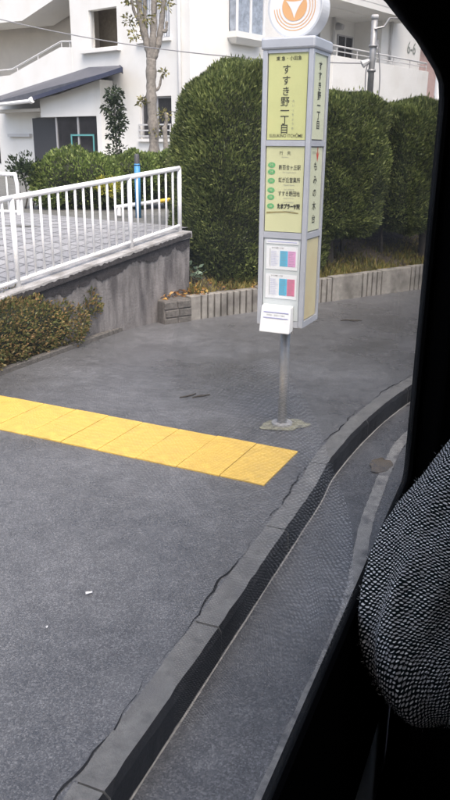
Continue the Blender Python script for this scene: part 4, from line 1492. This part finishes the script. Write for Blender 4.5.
def ring(name, r0, r1, y, m, parent, a0=0.0, a1=360.0, z=2.682, n=64):
    mb_ = MB()
    for k in range(n + 1):
        q = R(a0 + (a1 - a0) * k / n)
        for r_ in (r0, r1):
            mb_.v.append((r_ * math.cos(q), y, z + r_ * math.sin(q)))
    mb_.f = [(2 * k, 2 * k + 1, 2 * k + 3, 2 * k + 2) for k in range(n)]
    return mb_.build(name, m, parent)


dr = disc('drum', 0.172, -0.075, 0.075, M_ENAMEL, drum, bevel=0.004)
ring('rim', 0.160, 0.171, -0.0765, M_ENAMELB, drum)
disc('emblem_circle', 0.078, -0.0775, -0.0755, M_ORANGE, drum)
for r0 in (0.094, 0.110, 0.126):
    ring('emblem_ring', r0, r0 + 0.005, -0.0768, M_ORANGE, drum, 185, 395)
mb = MB()
tri = []
for k in range(3):
    a = R(-90 + 120 * k)
    b = R(-90 + 120 * (k + 1))
    pa = Vector((math.cos(a), math.sin(a))) * 0.065
    pb_ = Vector((math.cos(b), math.sin(b))) * 0.065
    mid_ = (pa + pb_) * 0.5 * 0.55
    for j in range(8):
        t = j / 8
        q = pa * (1 - t) ** 2 + mid_ * 2 * t * (1 - t) + pb_ * t * t
        tri.append((q.x, -0.0785, 2.682 + q.y))
mb.v = [(0, -0.0785, 2.682)] + tri
mb.f = [(0, 1 + i, 1 + (i + 1) % len(tri)) for i in range(len(tri))]
mb.build('emblem_triangle', M_ENAMEL, drum)
MB().box(-0.06, 0.06, -0.03, 0.03, 2.505, 2.53).build('drum_foot', M_ALU, drum)


# ------------------------------------------------------------------ the bus we sit in (local x to the right, y forward, z up)
bus = empty('bus', (0, 0, 0), -HEAD)
tag(bus, 'black interior of the bus with window post, sill and side glass', 'bus')
GX = -0.18
SILL, WTOP, PIL, REAR = 1.228, 2.057, 1.488, -1.3
# inner lining with a rounded window opening
ro_ = 0.16


def win_loop(n=8):
    # lower front corner, up the post, the slanting top edge, round the rear
    pts_ = [(PIL, SILL + 0.03), (PIL, 1.6), (PIL, 1.95), (PIL - 0.004, 1.985), (PIL - 0.03, 2.008), (PIL - 0.10, 2.022), (PIL - 0.30, 2.043), (0.95, WTOP)]
    for (cx_, cz_, a0, r_) in ((REAR + ro_, WTOP - ro_, 90, ro_), (REAR + ro_, SILL + ro_, 180, ro_), (PIL - 0.03, SILL + 0.03, 270, 0.03)):
        for k in range(n + 1):
            if a0 == 270 and k == n:
                continue
            q = R(a0 + 90 * k / n)
            pts_.append((cx_ + r_ * math.cos(q), cz_ + r_ * math.sin(q)))
    return pts_


loop = win_loop()
nl = len(loop)
cen = ((PIL + REAR) / 2, (SILL + WTOP) / 2)
Y0, Y1, ZF, ZR = -2.6, 3.2, 0.18, 2.75


def to_rect(y, z):
    dy, dz = y - cen[0], z - cen[1]
    t = min((Y1 - cen[0]) / dy if dy > 1e-6 else ((Y0 - cen[0]) / dy if dy < -1e-6 else 1e9),
            (ZR - cen[1]) / dz if dz > 1e-6 else ((ZF - cen[1]) / dz if dz < -1e-6 else 1e9))
    return cen[0] + dy * t, cen[1] + dz * t


rect = [to_rect(y, z) for y, z in loop]
mb = MB()
x0, x1 = GX - 0.015, GX + 0.002
for x in (x0, x1):
    mb.v += [(x, y, z) for y, z in loop]
    mb.v += [(x, y, z) for y, z in rect]
for k in range(nl):
    k2 = (k + 1) % nl
    mb.f.append((k, k2, nl + k2, nl + k))
    mb.f.append((2 * nl + k, 3 * nl + k, 3 * nl + k2, 2 * nl + k2))
    mb.f.append((k, 2 * nl + k, 2 * nl + k2, k2))
# close the rectangle's missing corners
cor = [(Y1, ZR), (Y0, ZR), (Y0, ZF), (Y1, ZF)]
for (cy, cz) in cor:
    best = None
    for k in range(nl):
        k2 = (k + 1) % nl
        a, b = rect[k], rect[k2]
        if (abs(a[0] - cy) < 1e-6 or abs(a[1] - cz) < 1e-6) and (abs(b[0] - cy) < 1e-6 or abs(b[1] - cz) < 1e-6) and not (abs(a[0] - b[0]) < 1e-6 or abs(a[1] - b[1]) < 1e-6):
            best = (a, b)
    if best:
        for x in (x0, x1):
            mb.add([(x, *best[0]), (x, cy, cz), (x, *best[1])], [(0, 1, 2)])
mb.build('side_lining', M_BLACK, bus)
MB().prism([(GX - 0.005, y, z) for y, z in [((y - cen[0]) * 1.02 + cen[0], (z - cen[1]) * 1.02 + cen[1]) for y, z in loop]], (-0.004, 0, 0)).build('window_pane', M_PANE, bus)
box('outer_skirt', M_BUSW, bus, x0 - 0.03, x0 - 0.004, Y0, Y1, ZF, SILL - 0.16)
box('outer_cantrail', M_BUSW, bus, x0 - 0.03, x0 - 0.004, Y0, Y1, WTOP + 0.12, ZR)
XR = 2.05
box('roof', M_BLACK, bus, x0, XR, Y0, Y1, ZR, ZR + 0.08)
box('floor', M_BLACK, bus, x0, XR, Y0, Y1, ZF - 0.02, ZF + 0.10)
box('rear_bulkhead', M_BLACK, bus, x1, XR, Y0, Y0 + 0.05, ZF + 0.1, ZR)
box('front_partition', M_BLACK, bus, x1 + 0.002, XR, Y1 - 0.05, Y1, ZF + 0.1, ZR)
box('far_side_panel', M_BLACK, bus, XR - 0.05, XR, Y0 + 0.05, Y1 - 0.05, ZF + 0.1, SILL + 0.2)
box('far_cantrail', M_BLACK, bus, XR - 0.05, XR, Y0 + 0.05, Y1 - 0.05, WTOP, ZR)
for y in (Y0 + 0.15, -0.8, 1.4, Y1 - 0.15):
    box('far_pillar', M_BLACK, bus, XR - 0.05, XR, y - 0.09, y + 0.09, SILL + 0.2, WTOP)
box('far_window_pane', M_PANE, bus, XR - 0.03, XR - 0.025, Y0 + 0.05, Y1 - 0.05, SILL + 0.2, WTOP)
# inner sill ledge of the door post beyond the window
box('door_post', M_BLACK, bus, x1 + 0.001, x1 + 0.05, PIL + 0.02, PIL + 0.20, ZF + 0.1, ZR, bevel=0.01)
for y in (-0.9, 1.0, 2.4):
    for xw in (x0 + 0.15, XR - 0.35):
        MB().tube([(xw, y + 5 if False else y, 0.32), (xw + 0.2, y, 0.32)], 0.44, 24).build('wheel', M_RUBBER, bus) if y == -0.9 else None

# the seat in front
seat = empty('seat', (0.27, 0.92, 0.28), 0)
seat.parent = bus
box('cushion', M_SEAT, seat, -0.21, 0.21, -0.02, 0.44, 0.42, 0.54, bevel=0.03)
box('backrest', M_SEAT, seat, -0.21, 0.21, -0.10, -0.03, 0.45, 1.10, bevel=0.03)
box('pedestal', M_BLACK, seat, -0.15, 0.15, 0.05, 0.35, 0.0, 0.418)

# ------------------------------------------------------------------ passenger in the tweed coat
per = empty('person')
per.matrix_world = Matrix.Rotation(-HEAD, 4, 'Z')
tag(per, 'passenger in a black and white tweed coat leaning an elbow on the bus window', 'person')


def skinned(name, joints, edges, m, parent, sub=2):
    me = bpy.data.meshes.new(name)
    me.from_pydata([j[:3] for j in joints], edges, [])
    me.update()
    o = link(name, me, m, parent)
    sk = o.modifiers.new('skin', 'SKIN')
    sk.use_smooth_shade = True
    me.skin_vertices.new() if not me.skin_vertices else None
    for i, j in enumerate(joints):
        me.skin_vertices[0].data[i].radius = (j[3], j[4] if len(j) > 4 else j[3])
    me.skin_vertices[0].data[0].use_root = True
    s_ = o.modifiers.new('sub', 'SUBSURF')
    s_.levels = sub
    s_.render_levels = sub
    return o


cx = 0.23
J = [(cx, 1.08, 0.93, 0.13, 0.11), (cx, 1.06, 1.15, 0.12, 0.10), (cx, 1.07, 1.38, 0.14, 0.10), (cx, 1.08, 1.50, 0.055), (cx, 1.10, 1.58, 0.05), (cx, 1.12, 1.68, 0.075, 0.085), (cx, 1.12, 1.77, 0.072, 0.09),
     (cx - 0.17, 1.09, 1.46, 0.05), (-0.085, 1.01, 1.20, 0.04), (0.03, 1.22, 1.12, 0.032), (0.07, 1.29, 1.10, 0.03, 0.018),
     (cx + 0.17, 1.09, 1.46, 0.05), (cx + 0.24, 1.06, 1.19, 0.04), (cx + 0.16, 1.26, 1.08, 0.032), (cx + 0.12, 1.33, 1.07, 0.03, 0.018),
     (cx - 0.10, 1.15, 0.91, 0.085), (cx - 0.11, 1.50, 0.90, 0.06), (cx - 0.11, 1.54, 0.45, 0.042), (cx - 0.11, 1.66, 0.32, 0.035),
     (cx + 0.10, 1.15, 0.91, 0.085), (cx + 0.11, 1.50, 0.90, 0.06), (cx + 0.11, 1.54, 0.45, 0.042), (cx + 0.11, 1.66, 0.32, 0.035)]
Ed = [(0, 1), (1, 2), (2, 3), (3, 4), (4, 5), (5, 6), (2, 7), (7, 8), (8, 9), (9, 10), (2, 11), (11, 12), (12, 13), (13, 14), (0, 15), (15, 16), (16, 17), (17, 18), (0, 19), (19, 20), (20, 21), (21, 22)]
for hnd, bx in ((10, 1), (14, -1)):
    hx, hy, hz = J[hnd][:3]
    for k in range(4):
        i0 = len(J)
        J.append((hx + bx * (0.022 + 0.004 * k), hy + 0.045 - 0.006 * abs(k - 1), hz + 0.022 - 0.016 * k, 0.0085))
        J.append((hx + bx * 0.035, hy + 0.078 - 0.008 * abs(k - 1), hz + 0.016 - 0.016 * k, 0.0075))
        Ed += [(hnd, i0), (i0, i0 + 1)]
    i0 = len(J)
    J.append((hx + bx * 0.01, hy + 0.005, hz + 0.04, 0.009))
    J.append((hx + bx * 0.03, hy + 0.035, hz + 0.055, 0.008))
    Ed += [(hnd, i0), (i0, i0 + 1)]
skinned('body', J, Ed, M_SKIN, per)
core_mesh('hair', 0.098, 0.105, 0.10, M_HAIR, per, (cx, 1.095, 1.80), 2.1)
skinned('trousers', [(cx, 1.10, 0.93, 0.15, 0.12), (cx - 0.10, 1.17, 0.91, 0.10), (cx - 0.11, 1.51, 0.90, 0.075), (cx - 0.11, 1.54, 0.42, 0.06), (cx + 0.10, 1.17, 0.91, 0.10), (cx + 0.11, 1.51, 0.90, 0.075), (cx + 0.11, 1.54, 0.42, 0.06)],
        [(0, 1), (1, 2), (2, 3), (0, 4), (4, 5), (5, 6)], M_TROUS, per)


def cloth_tube(V, F, UV, path, rad, nu, fold, squash=None, ref=Vector((0, 1, 0)), seedp=0.0):
    """a sleeve or body of cloth round a path, UVs in metres along and round the cloth"""
    b = len(V)
    ln = [0.0]
    for i in range(1, len(path)):
        ln.append(ln[-1] + (path[i] - path[i - 1]).length)
    rm = sum(rad) / len(rad)
    for i, p in enumerate(path):
        t = (path[min(i + 1, len(path) - 1)] - path[max(i - 1, 0)]).normalized()
        a = t.cross(ref).normalized()
        u = a.cross(t).normalized()
        for k in range(nu + 1):
            q = 2 * math.pi * k / nu
            r_ = rad[i] * (1 + fold(q, ln[i] / ln[-1]))
            V.append(tuple(p + a * math.cos(q) * r_ + u * math.sin(q) * r_ * (squash or 1)))
            UV.append((2 * math.pi * rm * k / nu, ln[i] + seedp))
    for i in range(len(path) - 1):
        for k in range(nu):
            F.append((b + i * (nu + 1) + k, b + i * (nu + 1) + k + 1, b + (i + 1) * (nu + 1) + k + 1, b + (i + 1) * (nu + 1) + k))


V, F, UV = [], [], []
sleeve_path = catmull([(0.075, 1.09, 1.50), (0.012, 1.075, 1.44), (-0.045, 1.045, 1.34), (-0.080, 1.005, 1.235), (-0.078, 0.995, 1.165), (-0.045, 1.03, 1.12), (0.0, 1.10, 1.11), (0.035, 1.19, 1.11), (0.06, 1.25, 1.105)], 9)
npth = len(sleeve_path)
rads = []
for i in range(npth):
    t = i / (npth - 1)
    rads.append(0.098 - 0.010 * t - 0.022 * max(0, t - 0.6) / 0.4 + 0.004 * math.sin(t * 9))


def sleeve_fold(q, t):
    w = math.exp(-((t - 0.42) / 0.28) ** 2)
    return (0.070 * w * math.sin(5 * q + 7 * t + 0.6) + 0.030 * w * math.sin(8 * q - 11 * t) + 0.075 * w * (1 - abs(math.sin(2.5 * q + 3.4 * t + 0.4))) ** 2 + 0.055 * w * (1 - abs(math.sin(3.5 * q - 5 * t + 1.3))) ** 3 - 0.04 * w + 0.018 * math.sin(3 * q + 16 * t) + 0.012 * math.sin(11 * q + 23 * t))


cloth_tube(V, F, UV, sleeve_path, rads, 90, sleeve_fold, ref=Vector((1, 0.3, 0.2)))
rs_path = catmull([(cx + 0.16, 1.10, 1.50), (cx + 0.20, 1.08, 1.40), (cx + 0.26, 1.06, 1.25), (cx + 0.26, 1.08, 1.15), (cx + 0.20, 1.2, 1.10), (cx + 0.16, 1.25, 1.09)], 7)
cloth_tube(V, F, UV, rs_path, [0.09 - 0.02 * i / (len(rs_path) - 1) for i in range(len(rs_path))], 40, sleeve_fold, ref=Vector((1, 0.3, 0.2)), seedp=1.0)
body_path = catmull([(cx, 1.07, 0.92), (cx, 1.06, 1.15), (cx, 1.07, 1.36), (cx, 1.075, 1.47), (cx, 1.085, 1.545)], 7)
brad = [0.20, 0.20, 0.198, 0.196, 0.194, 0.192, 0.19, 0.19, 0.19, 0.19, 0.19, 0.19, 0.19, 0.192, 0.194, 0.195, 0.195, 0.195, 0.193, 0.19, 0.186, 0.18, 0.172, 0.16, 0.145, 0.13, 0.11, 0.09, 0.07]
cloth_tube(V, F, UV, body_path, brad[:len(body_path)], 60, lambda q, t: 0.02 * math.sin(5 * q + 8 * t), squash=0.72, ref=Vector((0, 1, 0)), seedp=2.0)
me = bpy.data.meshes.new('coat')
me.from_pydata(V, [], F)
uvl = me.uv_layers.new(name='cloth')
flat = []
for f in F:
    for vi in f:
        flat += UV[vi]
uvl.data.foreach_set('uv', flat)
me.update()
coat = link('coat', me, M_TWEED, per, True)
# loose pale and dark fibres standing off the woven sleeve
r9 = np.random.default_rng(3)
ne = 91 * npth
idx = r9.integers(0, ne, 9000)
VP = np.array(V[:ne])
axis = np.array([tuple(sleeve_path[i // 91]) for i in idx])
out_ = VP[idx] - axis
out_ /= np.linalg.norm(out_, axis=1)[:, None]
fib = leaf_mesh('fibres', VP[idx] + r9.normal(0, 0.002, (9000, 3)) - out_ * 0.001, out_ * 0.5, 0.006, 0.0007, leaf_mat('wool_fibres', [(0.01, 0.01, 0.01), (0.3, 0.3, 0.29), (0.8, 0.8, 0.78)], 0.9, 0.3), coat, 0.6)
fib['kind'] = 'stuff'
